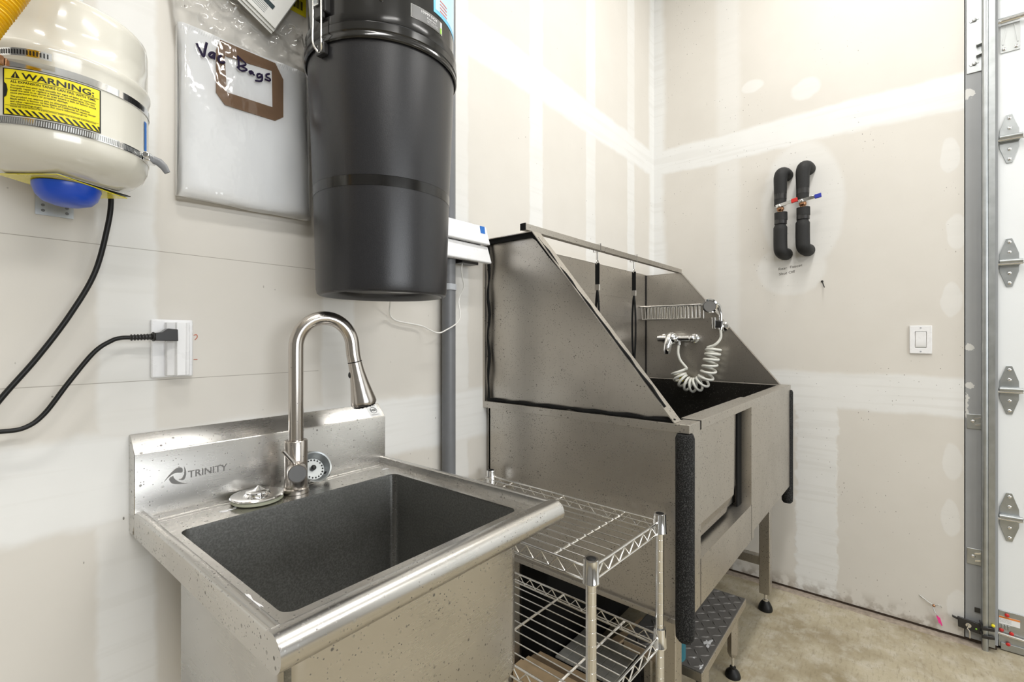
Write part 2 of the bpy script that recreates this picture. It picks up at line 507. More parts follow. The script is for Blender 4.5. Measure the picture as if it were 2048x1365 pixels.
# ------------------------------------------------------------------ setting
XF = 2.573
YB, XB, ZC = -5.2, -3.2, 3.4
struct(MB().box(XB, XF + .12, YB, .12, -.1, 0).build('floor', M['floor'], smooth=0))
struct(MB().box(XB - .1, XF + .12, YB - .1, .12, ZC, ZC + .1).build('ceiling', M['ceiling'], smooth=0))
struct(MB().box(XB, XF + .1, 0, .1, 0, ZC).build('wall_left', M['wall_left'], smooth=0))
w = MB()
w.box(XF, XF + .1, -1.2690, 0, .017, ZC)
struct(w.build('wall_far', M['wall_far'], smooth=0))
struct(MB().box(XF, XF + .1, -4.2, -1.362, 2.9, ZC).build('wall_above_door', M['wall_plain'], smooth=0))
struct(MB().box(XF, XF + .1, YB, -4.2, 0, ZC).build('wall_right', M['wall_plain'], smooth=0))
struct(MB().box(XB - .1, XB, YB, .1, 0, ZC).build('wall_behind', M['wall_grey'], smooth=0))
WO = (-1.7, 1.3, .75, 2.45)
w = MB(); w.box(XB, WO[0], YB - .1, YB, 0, ZC); w.box(WO[1], XF + .1, YB - .1, YB, 0, ZC); w.box(WO[0], WO[1], YB - .1, YB, 0, WO[2]); w.box(WO[0], WO[1], YB - .1, YB, WO[3], ZC)
struct(w.build('wall_opposite', M['wall_grey'], smooth=0))
w = MB()
for x in (WO[0], (WO[0] + WO[1]) / 2 - .03, WO[1] - .06): w.box(x, x + .06, YB - .06, YB - .01, WO[2], WO[3])
for z in (WO[2], WO[3] - .06): w.box(WO[0], WO[1], YB - .06, YB - .01, z, z + .06)
struct(w.build('added_window', M['white'], smooth=0))  # unseen window, added behind the camera for frontal light and reflections
ld = bpy.data.lights.new('window_fill', 'AREA'); ld.shape = 'RECTANGLE'; ld.size = WO[1] - WO[0]; ld.size_y = WO[3] - WO[2]; ld.energy = FILL; ld.color = (.93, .97, 1.0)
lo = bpy.data.objects.new('window_fill', ld); COL.objects.link(lo); lo.location = ((WO[0] + WO[1]) / 2, YB - .12, (WO[2] + WO[3]) / 2); lo.rotation_euler = (math.radians(90), 0, 0)  # area lamp added in that opening as frontal fill
# rough concrete strip under the far wall
c = MB()
def curb(u, v):
    y = -1.318 * u
    prof = [(XF + .02, .0055), (XF - .004, .0060), (XF - .018, .0052), (XF - .030, .0025), (XF - .034, -.004)]
    k = v * 4; i = min(int(k), 3); f = k - i
    x = prof[i][0] * (1 - f) + prof[i + 1][0] * f; z = prof[i][1] * (1 - f) + prof[i + 1][1] * f
    j = (math.sin(u * 61) + math.sin(u * 143 + 1) + math.sin(u * 233)) / 3
    return (x - .004 * j * v, y, z + .0018 * j * v * (1 - v) * 3)
c.grid(curb, 120, 8)
struct(c.build('trim_1', M['curb'], smooth=60))
struct(MB().box(XF + .004, XF + .09, -1.36, 0, .0, .0168).build('trim_3', M['gap_dark'], smooth=0))  # dark strip added behind the gap so it reads as shade
# grey painted jamb board beside the garage door
struct(MB().box(XF - .002, XF + .09, -1.3625, -1.2722, .02, ZC).build('trim_2', M['paint_grey'], smooth=0))

# ------------------------------------------------------------------ garage door
XD = 2.600
door = MB()
secs = [.03, .5105, .995, 1.481, 1.952, 2.425, 2.9]
for a, b in zip(secs, secs[1:]):
    door.box(XD, XD + .045, -4.15, -1.364, a + .0008, b - .0008)
door = struct(door.build('door_1', M['door'], bevel=.002, smooth=0))
MB().box(XD + .005, XD + .03, -4.15, -1.364, .0, .03).build('bottom_seal', M['black_rubber'], door, smooth=0)
def hinge_geo(zc):
    p = MB(); yc = -1.3955
    fn = lambda a, b, w: (XD - w, yc + a, zc + b)
    for sgn in (1, -1):
        poly = [(-.026, sgn * .012), (.026, sgn * .012), (.026, sgn * .034), (.008, sgn * .092), (-.008, sgn * .092), (-.026, sgn * .034)]
        if sgn < 0: poly = poly[::-1]
        p.prism(poly, fn, .0006, .0040)
    # raised knuckle
    p.box(XD - .018, XD - .001, yc - .027, yc + .026, zc - .012, zc + .012)
    p.cyl((XD - .020, yc - .034, zc + .004), (XD - .020, yc + .029, zc + .004), .0075, n=14)
    q = MB()
    r = MB()
    r.cyl((XD - .020, -1.352, zc - .006), (XD - .020, -1.362, zc - .006), .0048, n=12)
    r.cyl((XD - .020, -1.362, zc - .006), (XD - .020, -1.43, zc - .006), .0040, n=12)
    return p, q, r
for zc in (1.957, 1.484, .997, .512):
    p, q, r = hinge_geo(zc)
    h = p.build('hinge', M['galv'], door, bevel=.0006)
    for zz in (.078, .040, -.040, -.078): MB().sphere((XD - .0045, -1.3955, zc + zz), .0062, 10, 6, (.5, 1, 1)).build('screw', M['chrome_wire'], h)
    r.build('roller_pin', M['chrome_wire'], h)
# top roller bracket with a pressed V
t_ = MB(); zt = 2.355
t_.box(XD - .004, XD - .0005, -1.4235, -1.372, zt - .065, zt + .040)
for y0, y1 in ((-1.378, -1.390), (-1.418, -1.409)):
    t_.obox((XD - .005, (y0 + y1) / 2, zt), (0, (y1 - y0) / 2, .035), (0, .0016, 0), (.0012, 0, 0))
h = t_.build('roller_bracket', M['galv_dull'], door)
r_ = MB(); r_.cyl((XD - .018, -1.352, zt + .048), (XD - .018, -1.44, zt + .048), .0055, n=12); r_.cyl((XD - .018, -1.371, zt + .050), (XD - .018, -1.44, zt + .050), .009, n=12)
r_.build('roller_pin', M['chrome_wire'], h)
for yy in (-1.381, -1.414): MB().sphere((XD - .005, yy, zt - .052), .0065, 10, 6, (.5, 1, 1)).build('screw', M['chrome_wire'], h)
# bottom bracket: plate, warning label, red screws, roller
b_ = MB(); b_.box(XD - .0055, XD - .0005, -1.45, -1.3665, .012, .150)
b_.box(XD - .012, XD - .0005, -1.45, -1.372, -.004 + .008, .030)
for yy in (-1.377, -1.386, -1.394): b_.box(XD - .009, XD - .004, yy - .003, yy + .003, .082, .098)
b_ = b_.build('bottom_bracket', M['galv'], door, bevel=.001)
MB().cyl((XD - .016, -1.356, .066), (XD - .016, -1.45, .060), .0052, n=12).build('roller_pin', M['chrome_wire'], b_)
for yy, zz in ((-1.389, .137), (-1.374, .076), (-1.401, .071), (-1.391, .030)):
    part_label(MB().sphere((XD - .0075 - (.006 if zz < .04 else 0), yy, zz), .0068, 14, 8, (.55, 1, 1)).build('screw', M['red'], b_), 'red screw')
lb = MB().box(XD - .0064, XD - .0056, -1.4235, -1.3675, .100, .129).build('warning_label', M['label_white'], b_, smooth=0)
MB().box(XD - .0069, XD - .0065, -1.4235, -1.3675, .1225, .129).build('label_stripe', M['orange'], lb, smooth=0)
tx = MB(); fn = lambda x, y, w: (XD - .0072, -1.369 - x, .1245 + y)
tx.text('WARNING', .0042, fn, .026)
for k, s_ in enumerate(('spring tension', 'do not loosen red bolts', 'serious injury')):
    tx.text(s_, .0028, lambda x, y, w: (XD - .0069, -1.369 - x, .1175 - k * .005 + y), .032)
tx.build('label_print', M['ink'], lb, smooth=0)

# vertical roller track and its wall angle
tr = thing('door_track', 'galvanized vertical roller track between grey jamb and white garage door', 'door track', (2.55, -1.34, 0))
g = MB()
XT = 2.540
poly = [(-1.3165, XT + .030), (-1.3165, XT + .005), (-1.3195, XT + .001), (-1.325, XT), (-1.331, XT + .001), (-1.334, XT + .005), (-1.334, XT + .018), (-1.3325, XT + .018),
        (-1.3325, XT + .0062), (-1.330, XT + .003), (-1.325, XT + .002), (-1.320, XT + .003), (-1.318, XT + .0062), (-1.318, XT + .030)]
g.prism([(b, a) for a, b in poly], lambda a, b, w: (a, b, w), .0, 3.2)
g.box(XT + .004, XT + .0055, -1.352, -1.334, .02, 3.2)
g.box(XT + .0055, XT + .030, -1.352, -1.3505, .02, 3.2)
g.build('track_rail', M['galv'], tr, smooth=50)
def track_bracket(zc, h, wid=.046, slots=True):
    a = MB(); a.box(XF - .005, XF - .002, -1.322, -1.322 + wid, zc - h / 2, zc + h / 2)
    a.box(XT + .012, XF - .004, -1.3215, -1.3185, zc - h / 2 - .006, zc + h / 2 - .006)
    o = a.build('track_bracket', M['galv'], tr, bevel=.002)
    if slots:
        b = MB(); b.sphere((XF - .0062, -1.322 + wid * .62, zc + h * .02), .0075, 12, 8, (.45, 1, .8))
        b.build('lag_bolt', M['chrome_wire'], o)
        s2 = MB(); s2.obox((XF - .0062, -1.322 + wid * .33, zc + h * .25), (0, .009, -.002), (0, 0, .003), (.0012, 0, 0)); s2.obox((XF - .0062, -1.322 + wid * .33, zc - h * .2), (0, .008, -.002), (0, 0, .003), (.0012, 0, 0))
        s2.build('slot_lip', M['chrome_wire'], o)
track_bracket(.870, .058); track_bracket(.343, .063)
a = MB(); a.box(XF - .0055, XF - .002, -1.3185, -1.2755, 2.232, 3.2); a.box(XT + .014, XF - .004, -1.3215, -1.3185, 2.232, 3.2)
o = a.build('wall_angle', M['galv'], tr, bevel=.001)
for zz in (2.265, 2.435):
    b = MB(); b.obox((XF - .0068, -1.296, zz), (0, .012, -.004), (0, .0015, .0035), (.001, 0, 0)); b.sphere((XF - .008, -1.297, zz), .007, 12, 8, (.5, 1, 1)); b.build('lag_bolt', M['galv_dull'], o)
for zz in (2.295, 2.335):
    b = MB(); b.obox((XT + .018, -1.311, zz), (.006, 0, 0), (0, .009, -.002), (0, 0, .004)); b.build('tab', M['galv_dull'], o)

# black sensor / clamp bracket low on the jamb
sb = thing('sensor_bracket', 'black metal bracket with wire bolt low on grey door jamb', 'bracket', (2.55, -1.29, .08))
a = MB(); yaw = Vector((0, -1, -.12)).normalized()
a.obox((XF - .018, -1.2815, .0765), tuple(yaw * .0325), (0, .001, .020), (.004, 0, 0))
a.obox((XF - .014, -1.245, .090), (0, .012, .004), (0, 0, .004), (.004, 0, 0))
a.build('bracket_arm', M['black_plastic'], sb, bevel=.002)
a = MB()
for zz in (.105, .074):
    a.obox((XT - .0045, -1.3325, zz - .016), (0, .0175, -.003), (0, 0, .006), (.003, 0, 0))
    a.obox((XF - .014, -1.3125, zz - .010), (.020, 0, 0), (0, .0015, 0), (0, 0, .006))
a.build('track_clamp', M['black_plastic'], sb, bevel=.0015)
a = MB(); a.lathe([(.0, 0), (.0085, 0), (.0085, .004), (.004, .004), (.004, .009), (0, .009)], (XF - .0225, -1.279, .078), (-1, 0, 0), 14)
a.tube(smooth_path([(XF - .030, -1.279, .081), (XF - .032, -1.276, .068), (XF - .030, -1.282, .058), (XF - .026, -1.283, .03)], 5), .0022, 8)
a.build('wing_bolt', M['chrome_wire'], sb)
MB().sphere((XF - .0225, -1.301, .071), .0030, 10, 6, (.5, 1, 1)).build('indicator', M['lime'], sb)
MB().sphere((XT - .001, -1.346, .106), .006, 10, 6, (.6, 1, 1)).build('cap', M['yellow'], sb)
a = MB(); a.box(XF - .0045, XF - .0022, -1.3145, -1.298, .128, .146); a.build('clip', M['black_plastic'], sb)

# ------------------------------------------------------------------ far wall things
# light switch
ls = thing('light_switch', 'white rocker light switch on far drywall near grey jamb', 'light switch', (XF, -1.139, 1.19))
fn = lambda a, b, w: (XF - w, a, b)
a = MB(); a.ring(outer_rect_for(rrect(-1.157, -1.121, 1.155, 1.223, .002, 2), -1.174, -1.104, 1.1315, 1.2465), rrect(-1.157, -1.121, 1.155, 1.223, .002, 2), fn, .0005, .0065)
a.build('wall_plate', M['white'], ls, bevel=.003)
a = MB(); a.prism([(.0, 1.157), (.0055, 1.157), (.0095, 1.166), (.0060, 1.19), (.0085, 1.2215), (.0, 1.2215)], lambda d, z, y: (XF - d, y, z), -1.1555, -1.1225)
a.build('rocker', M['white'], ls, bevel=.0008)
for zz in (1.2375, 1.1405): MB().lathe([(.0, .0008), (.003, .0008), (.0032, 0)], (XF - .0065, -1.139, zz), (-1, 0, 0), 12).build('screw', M['pvc_lite'], ls)

# two insulated pipe loops with lever valves
def pipe_loop(y, z0, z1, zv, hm, label, tilt):
    t = thing('insulated_pipe', label, 'pipe', (XF, y, z0), 0, 'insulated pipe loops on the far wall')
    xp = XF - .062
    up = smooth_path([(XF - .001, y - .016, z1 - .022), (XF - .035, y - .012, z1 - .020), (xp + .006, y - .004, z1 - .026), (xp, y, z1 - .05), (xp, y, z1 - .11), (xp, y + .001, zv + .016)], 6)
    n = len(up); rs = []
    for i, p in enumerate(up):
        k = (p.z - zv) / .2
        rs.append(.0285 if i < n * .55 else .0285 - .004 * (i / n - .55) / .45)
    for d_, nm, path, rr in ((1, 'upper_sleeve', up, rs),):
        s_ = MB().tube(path, rr, 18).build(nm, M['foam_pipe'], t)
    MB().cyl((xp, y, zv + .045), (xp, y, zv + .068), .0262, n=20).build('tape_wrap', M['black_plastic'], s_)
    lo = smooth_path([(xp, y - .002, zv - .018), (xp, y - .002, zv - .06), (xp, y, zv - .075), (xp, y, z0 + .055), (xp + .004, y - .003, z0 + .028), (xp + .03, y - .010, z0 + .020), (XF - .001, y - .014, z0 + .022)], 6)
    rs = [.027 if i < 6 else (.0225 if i < 13 else .0285) for i in range(len(lo))]
    s_ = MB().tube(lo, rs, 18).build('lower_sleeve', M['foam_pipe'], t)
    MB().cyl((xp, y - .001, zv - .072), (xp, y - .001, zv - .052), .0265, n=20).build('tape_wrap', M['black_plastic'], s_)
    v = MB(); v.cyl((xp, y, zv - .03), (xp, y, zv + .03), .011, n=14); v.sphere((xp, y, zv), .0155, 14, 8); v.cyl((xp, y, zv), (xp - .03, y, zv), .008, n=12)
    v = v.build('valve_body', M['brass'], t)
    l = MB(); d = Vector((0, -1, tilt)).normalized()
    c0 = Vector((xp - .030, y + .014, zv + .006))
    l.obox(c0 + d * .033, d * .033, (0, .001, .0075), (.0025, 0, 0)); l.sphere((xp - .034, y, zv + .008), .0075, 10, 6, (.6, 1, 1))
    lv = l.build('lever', M['chrome'], v, bevel=.001)
    part_label(MB().obox(c0 + d * .077, d * .013, (0, .001, .0092), (.005, 0, 0)).build('lever_grip', hm, v, bevel=.002), 'red grip' if hm is M['red'] else 'blue grip')
    return t
pipe_loop(-.640, 1.573, 1.990, 1.800, M['red'], 'black insulated pipe loop with red-handled valve on far wall', .22)
pipe_loop(-.730, 1.582, 2.000, 1.808, M['blue_handle'], 'black insulated pipe loop with blue-handled valve on far wall', .16)
wt = MB()
wt.text('Rear  Faucet', .017, lambda x, y, w: (XF - .0007, -.622 - x, 1.520 + y + .12 * x), .098)
wt.text('Shut Off', .017, lambda x, y, w: (XF - .0007, -.624 - x, 1.496 + y + .12 * x), .066)
props(wt.build('wall_writing', M['pencil'], None, (XF, -.622, 1.5), smooth=0), 'small handwritten pencil note on drywall below the two pipes', 'writing')
a = MB(); a.cyl((XF - .001, -.798, 1.455), (XF - .028, -.809, 1.425), .0024, n=8); a.cyl((XF - .001, -.798, 1.455), (XF - .004, -.7985, 1.4535), .005, n=10)
props(a.build('screw', M['black_plastic'], None, (XF, -.8, 1.45)), 'lone dark screw sticking out of far drywall below pipes', 'screw')
# wire with a pink ribbon
pw = thing('tagged_wire', 'thin grey wire with pink ribbon poking from far wall near floor', 'wire', (XF, -1.183, .11))
a = MB(); a.tube(smooth_path([(XF + .004, -1.128, .139), (XF - .006, -1.150, .128), (XF - .010, -1.176, .115), (XF - .012, -1.196, .120), (XF - .010, -1.203, .112)], 5), .0016, 6)
a.tube(smooth_path([(XF - .010, -1.178, .113), (XF - .016, -1.179, .098), (XF - .018, -1.186, .084), (XF - .014, -1.190, .076)], 5), .0014, 6)
a.build('wire_strand', M['galv_dull'], pw)
MB().sphere((XF - .010, -1.179, .112), .0055, 10, 6).build('wire_nut', M['brass'], pw)
a = MB(); a.obox((XF - .013, -1.193, .062), (0, -.004, -.014), (0, .003, .0), (.0015, 0, 0)); a.obox((XF - .011, -1.199, .056), (0, -.004, -.015), (0, .0025, .0), (.0015, 0, 0))
a.build('ribbon', M['pink'], pw)

# ------------------------------------------------------------------ dog grooming tub
TO = Vector((1.1461, -.6815, 0)); TY = math.radians(-.7716)
tub = thing('dog_tub', 'large stainless steel dog grooming tub with sloped splash guards in the corner', 'bathtub', TO, TY)
TM = ROOT[tub]
T = lambda: MB(TM)
W, DP, ZR = 1.262, .700, .988
# rim
outer = [(0, 0), (W, 0), (W, DP), (0, DP)]; inner = [(.044, .044), (W - .0405, .044), (W - .0405, .661), (.044, .661)]
r = T().ring(outer, inner, XY, ZR - .022, ZR)
r.build('rim', M['steel_tub'], tub, bevel=.0015, smooth=0)
# outer shell: left side, back, right side
a = T(); a.box(.010, .013, .030, .658, .505, ZR - .02); a.box(.000, .013, .030, .658, .496, .509)
a.build('left_side', M['steel_tub'], tub, bevel=.001, smooth=0)
a = T(); a.box(W - .013, W - .010, .03, .658, .505, ZR - .02); a.build('right_side', M['steel_tub'], tub, smooth=0)
a = T(); a.box(.013, W - .013, .668, .671, .505, ZR - .02); a.build('back_side', M['steel_tub'], tub, smooth=0)
# front apron with the door opening
fr = [(.020, .522), (.612, .522), (.616, .545), (W - .03, .545), (W - .02, .556), (W - .02, ZR - .02), (.580, ZR - .02), (.580, .640), (.080, .640), (.080, ZR - .02), (.020, ZR - .02)]
a = T(); a.prism(fr, lambda p, q, w: (p, w, q), .0, .003)
a.box(.578, .581, .003, .050, .640, ZR - .02); a.box(.079, .082, .003, .050, .640, ZR - .02); a.box(.080, .580, .003, .050, .637, .640)
a.build('front_apron', M['steel_tub'], tub, smooth=0)
for x_, z_ in ((.0795, .640), (.580, .640)):
    T().box(x_, x_ + .0009, -.0006, 0, .522, z_).build('seam', M['strap'], tub, smooth=0)
# lift-out door
a = T()
dl = [(.084, .012), (.440, .012), (.490, .030), (.520, .030), (.520, .040), (.084, .040)]
def door_pt(p, q, w): return (p, q, w)
# face with folded right and bottom margins
zs = [(.652, .036), (.672, .034), (.712, .014), (ZR - .02, .012)]
xs = [(.084, 0), (.425, 0), (.470, .020), (.525, .022)]
vs = [(x, min(.045, b + d), z) for x, d in xs for z, b in zs]
nz = len(zs)
a.add(vs, [(i * nz + j, (i + 1) * nz + j, (i + 1) * nz + j + 1, i * nz + j + 1) for i in range(len(xs) - 1) for j in range(nz - 1)])
dr = a.build('door', M['steel_tub'], tub, smooth=0)
T().box(.5285, .5770, .030, .034, .6405, ZR - .021).build('door_slot', M['strap'], tub, smooth=0)
a = T(); a.box(.0805, .640, -.0025, .050, ZR - .021, ZR + .0025); a.build('door_cap', M['steel_tub'], tub, bevel=.0012, smooth=0)
a = T(); a.box(.0775, .0805, -.0008, .048, ZR - .022, ZR + .001); a.build('door_gap', M['strap'], tub, smooth=0)
# inner basin
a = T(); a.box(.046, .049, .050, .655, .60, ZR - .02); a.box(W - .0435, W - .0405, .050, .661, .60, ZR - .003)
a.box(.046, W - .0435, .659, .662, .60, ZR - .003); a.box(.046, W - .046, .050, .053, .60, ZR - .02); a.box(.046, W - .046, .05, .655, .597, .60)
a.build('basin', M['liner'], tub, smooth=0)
# underside tray
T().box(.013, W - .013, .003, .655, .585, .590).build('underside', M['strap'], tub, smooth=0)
# splash guards: dished plates with turned edges
def guard(name, a_plate, a_edge, sgn):
    m = T()
    poly = [(.690, ZR + .001), (.690, 1.523), (.476, 1.523), (.036, ZR + .001)]
    m.prism(poly, lambda p, q, w: (w, p, q), a_plate, a_plate + .002)
    # turned flanges along top, slope and rear
    for (p0, q0), (p1, q1) in ((poly[1], poly[2]), (poly[2], poly[3]), (poly[0], poly[1])):
        d = Vector((p1 - p0, q1 - q0)); L = d.length; d /= L; nrm = Vector((-d.y, d.x))
        if (nrm.x * (.4 - p0) + nrm.y * (1.15 - q0)) < 0: nrm = -nrm
        lo, hi = (a_edge, a_plate + .024) if sgn > 0 else (a_plate, a_edge)
        cc = Vector(((lo + hi) / 2, (p0 + p1) / 2 + nrm.x * .001, (q0 + q1) / 2 + nrm.y * .001))
        m.obox(cc, ((hi - lo) / 2, 0, 0), (0, d.x * L / 2, d.y * L / 2), (0, nrm.x * .0012, nrm.y * .0012))
    return m.build(name, M['steel_tub'], tub, smooth=0)
guard('splash_guard', .020, .0, 1)
guard('splash_guard', W - .042, W - .016, -1)
a = T(); a.box(.024, W - .04, .660, .662, ZR, 1.5265); a.box(.024, W - .04, .660, .690, 1.5235, 1.5265)
for zz in (1.392, 1.300): a.box(.024, W - .04, .6588, .660, zz - .001, zz + .001)
a.build('back_guard', M['steel_tub'], tub, smooth=0)
a = T(); a.box(-.001, .019, .672, .707, ZR, 1.523); a.build('rear_post', M['steel_tub'], tub, smooth=0)
# sealant beads
a = T()
pth = [(.012 + .003 * math.sin(k * 1.7), .66 - .62 * k / 24, ZR + .003 + .0025 * abs(math.sin(k * .9))) for k in range(25)]
a.tube(pth, [.0038 + .0028 * abs(math.sin(k * .7 + 1)) for k in range(25)], 8)
pth = [(.008 + .003 * math.sin(k * 1.3), .663 + .002 * math.sin(k), ZR + .52 * k / 20) for k in range(21)]
a.tube(pth, [.0022 + .003 * abs(math.sin(k * .5 + 2)) for k in range(21)], 8)
pth = [(.010, .462 - .40 * k / 20 + .002 * math.sin(k * 2), 1.503 - .478 * k / 20) for k in range(21)]
a.tube(pth, [.0026 + .0020 * abs(math.sin(k * .8)) for k in range(21)], 8)
a.box(.006, .0198, .480, .676, 1.507, 1.5215)  # flat black strips below the top flange and down the slope
a.prism([(.478, 1.5225), (.350, 1.3655), (.420, 1.4400), (.464, 1.4920), (.486, 1.5075)], lambda p, q, w: (w, p, q), .006, .0198)
a.build('sealant_and_strips', M['strap'], tub)
T().box(W - .0465, W - .0425, .6565, .6595, ZR, 1.5225).build('corner_seam', M['strap'], tub, smooth=0)
# tether rail
a = T(); a.box(-.018, W + .002, .486, .506, 1.5255, 1.5455); rl = a.build('tether_rail', M['steel_tub'], tub, bevel=.001, smooth=0)
a = T(); a.box(-.0195, -.0175, .4855, .5065, 1.525, 1.546); a.build('end_cap', M['strap'], rl, smooth=0)
# foam corner bumpers
for aa in (.004, W - .010):
    prof = [(0, .466), (.016, .466), (.0215, .474), (.0225, .50), (.0222, .72), (.0225, .955), (.019, .9645), (0, .9645)]
    b = MB(); b.lathe(prof, TM @ Vector((aa, .012, 0)), n=28)
    b.build('corner_bumper', M['foam'], tub)
# legs with levelling feet and cross bars
for aa, bb in ((.094, .082), (W - .092, .082), (.060, .61), (W - .092, .60)):
    l = T(); l.box(aa - .0215, aa + .0215, bb - .0215, bb + .0215, .075, .585)
    lg = l.build('leg', M['steel_tub'], tub, bevel=.003)
    f = MB(); c0 = TM @ Vector((aa, bb, 0))
    f.lathe([(.0, .08), (.006, .08), (.006, .048), (.011, .046), (.011, .038), (.0, .038)], c0, n=14)
    f.build('foot_stem', M['chrome_wire'], lg)
    f = MB(); f.lathe([(.0, .040), (.012, .040), (.018, .034), (.026, .018), (.029, .006), (.028, 0), (0, 0)], c0, n=24)
    f.build('foot', M['black_rubber'], lg)
for aa in (W - .092,):
    T().box(aa - .016, aa + .016, .10, .58, .195, .235).build('cross_bar', M['steel_tub'], tub, bevel=.002)

# mixer tap, coiled hose and hand shower on the right guard
AP = W - .0425      # inner face of the right guard
sh = thing('hand_shower', 'chrome mixer tap with coiled white hose and hand shower inside the tub', 'shower', TM @ Vector((AP, .45, 1.19)), TY)
a = T(); a.cyl((1.187, .578, 1.193), (1.187, .392, 1.193), .0165, n=18)
for bb in (.560, .405): a.cyl((1.187, bb, 1.193), (AP, bb, 1.193), .011, n=14); a.lathe([(.022, 0), (.022, .004), (.014, .010)], (AP, bb, 1.193), (-1, 0, 0), 18, cap0=True)
a.sphere((1.180, .405, 1.193), .018, 14, 10); a.cyl((1.185, .470, 1.193), (1.178, .470, 1.160), .010, n=14)
a.build('mixer_body', M['chrome'], sh)
a = T(); a.sphere((1.170, .502, 1.192), .033, 18, 12, (.9, .95, 1))
a.tube([(1.160, .506, 1.19), (1.146, .511, 1.160), (1.140, .513, 1.132), (1.141, .513, 1.117)], [.026, .024, .021, .016], 14, flat=.75)
a.build('mixer_lever', M['chrome'], sh)
base = [(1.178, .470, 1.160), (1.172, .470, 1.120), (1.170, .458, 1.085), (1.168, .432, 1.055), (1.166, .425, 1.046)]
axis = smooth_path([(1.166, .468, 1.030), (1.166, .456, .998), (1.166, .425, .973), (1.166, .388, .968), (1.166, .350, .988), (1.166, .326, 1.030), (1.166, .315, 1.078), (1.170, .306, 1.120), (1.174, .302, 1.148)], 40)
NT_ = 13; hel = []
n = len(axis)
for i, p in enumerate(axis):
    t = (axis[min(i + 1, n - 1)] - axis[max(i - 1, 0)]).normalized()
    u = Vector((1, 0, 0)); u = (u - t * t.dot(u)).normalized(); w_ = t.cross(u)
    ph = 2 * PI * NT_ * i / n + PI / 2
    hel.append(p + .031 * (math.cos(ph) * u + math.sin(ph) * w_))
path = smooth_path(base, 6) + hel + smooth_path([hel[-1], (1.180, .296, 1.165), (1.190, .276, 1.195), (1.188, .276, 1.235)], 6)[1:]
a = T(); a.tube(path, .0062, 10); a.build('coiled_hose', M['hose_white'], sh)
a = T(); a.obox((1.164, .452, 1.0), (.012, 0, 0), (0, .004, .018), (0, .004, -.0015)); part_label(a.build('tag', M['yellow'], sh), 'small yellow tag')
# head: disc faces the room, handle drops into a black clip
a = T(); hc = Vector((1.160, .315, 1.347)); ax = Vector((-.92, -.25, -.30)).normalized()
m3 = TM.to_3x3()
b = MB(); b.lathe([(.0, -.026), (.020, -.026), (.030, -.016), (.034, -.004), (.034, .003), (.028, .006), (.027, .0035)], TM @ hc, m3 @ ax, 28)
b.tube([TM @ Vector(p) for p in ((1.180, .310, 1.365), (1.192, .284, 1.345), (1.193, .276, 1.300), (1.190, .276, 1.235))], [.012, .011, .0095, .009], 14)
b.build('shower_head', M['chrome'], sh)
b = MB(); b.lathe([(0, .004), (.0265, .004)], TM @ hc, m3 @ ax, 28); b.build('spray_face', M['grey_face'], sh)
a = T(); a.obox((1.186, .290, 1.262), (.012, 0, 0), (0, .022, .004), (0, -.003, .017)); a.build('holder_clip', M['black_plastic'], sh, bevel=.004)
a = T(); a.tube([(1.172, .302, 1.292), (1.176, .302, 1.240)], [.010, .008], 12); a.build('holder_jaw', M['chrome'], sh)
b = MB(); b.lathe([(0, .014), (.012, .014), (.024, .008), (.026, 0)], TM @ Vector((AP, .272, 1.250)), m3 @ Vector((-1, 0, 0)), 24); b.build('holder_plate', M['chrome'], sh)

# wire soap basket
bk = thing('wire_basket', 'long chrome wire basket on the right splash guard of the dog tub', 'basket', TM @ Vector((AP, .5, 1.29)), TY)
a = T(); b0, b1, z0, z1, f0 = .352, .655, 1.290, 1.354, 1.142
a.tube([(f0, b0, z1), (f0, b1, z1), (AP - .004, b1, z1), (AP - .004, b0, z1)], .0042, 8, closed=True)
a.tube([(f0 + .010, b0 + .008, z0), (f0 + .010, b1 - .008, z0), (AP - .004, b1 - .008, z0), (AP - .004, b0 + .008, z0)], .0024, 6, closed=True)
a.build('basket_frame', M['chrome_wire'], bk)
for k in range(17):
    bb = b0 + .008 + (b1 - b0 - .016) * k / 16
    w_ = T(); w_.tube([(f0, bb, z1), (f0 + .010, bb, z0), (AP - .004, bb, z0), (AP - .004, bb, z1)], .0021, 6); w_.build('basket_wire', M['chrome_wire'], bk)
a = T(); a.box(AP - .003, AP, b0, b1, z1 - .006, z1 + .008); a.build('wall_strip', M['chrome_wire'], bk)

# two black tethers on the rail
def tether(aa, lab):
    t = thing('tether', lab, 'leash', TM @ Vector((aa, .496, 1.5255)), TY, 'tethers on the rail')
    a = T(); a.tube([(aa, .481, 1.549), (aa, .512, 1.549), (aa, .512, 1.521), (aa, .481, 1.521)], .0022, 6, closed=True)
    a.tube([(aa, .496, 1.521), (aa, .495, 1.490)], .0035, 8); a.tube([(aa + .006 * math.cos(k * PI / 6), .495, 1.480 + .009 * math.sin(k * PI / 6)) for k in range(12)], .002, 6, closed=True)
    a.build('clip', M['chrome'], t)
    a = T(); a.box(aa - .0015, aa + .0015, .4865, .5035, 1.395, 1.478); a.build('strap', M['strap'], t)
    a = T(); a.box(aa - .004, aa + .004, .486, .504, 1.375, 1.398); a.build('slider', M['chrome'], t)
    a = T()
    L = smooth_path([(aa, .495, 1.376), (aa, .491, 1.345), (aa, .4875, 1.27), (aa, .4885, 1.17), (aa, .495, 1.085), (aa, .5015, 1.17), (aa, .5025, 1.27), (aa, .499, 1.345), (aa, .495, 1.376)], 6)
    a.tube(L, .0058, 8, flat=.6); a.build('loop', M['strap'], t)
tether(.427, 'black tether hanging from the tub rail, nearer the sloped left guard')
tether(.735, 'black tether hanging mid-rail in the tub, near the wire basket')

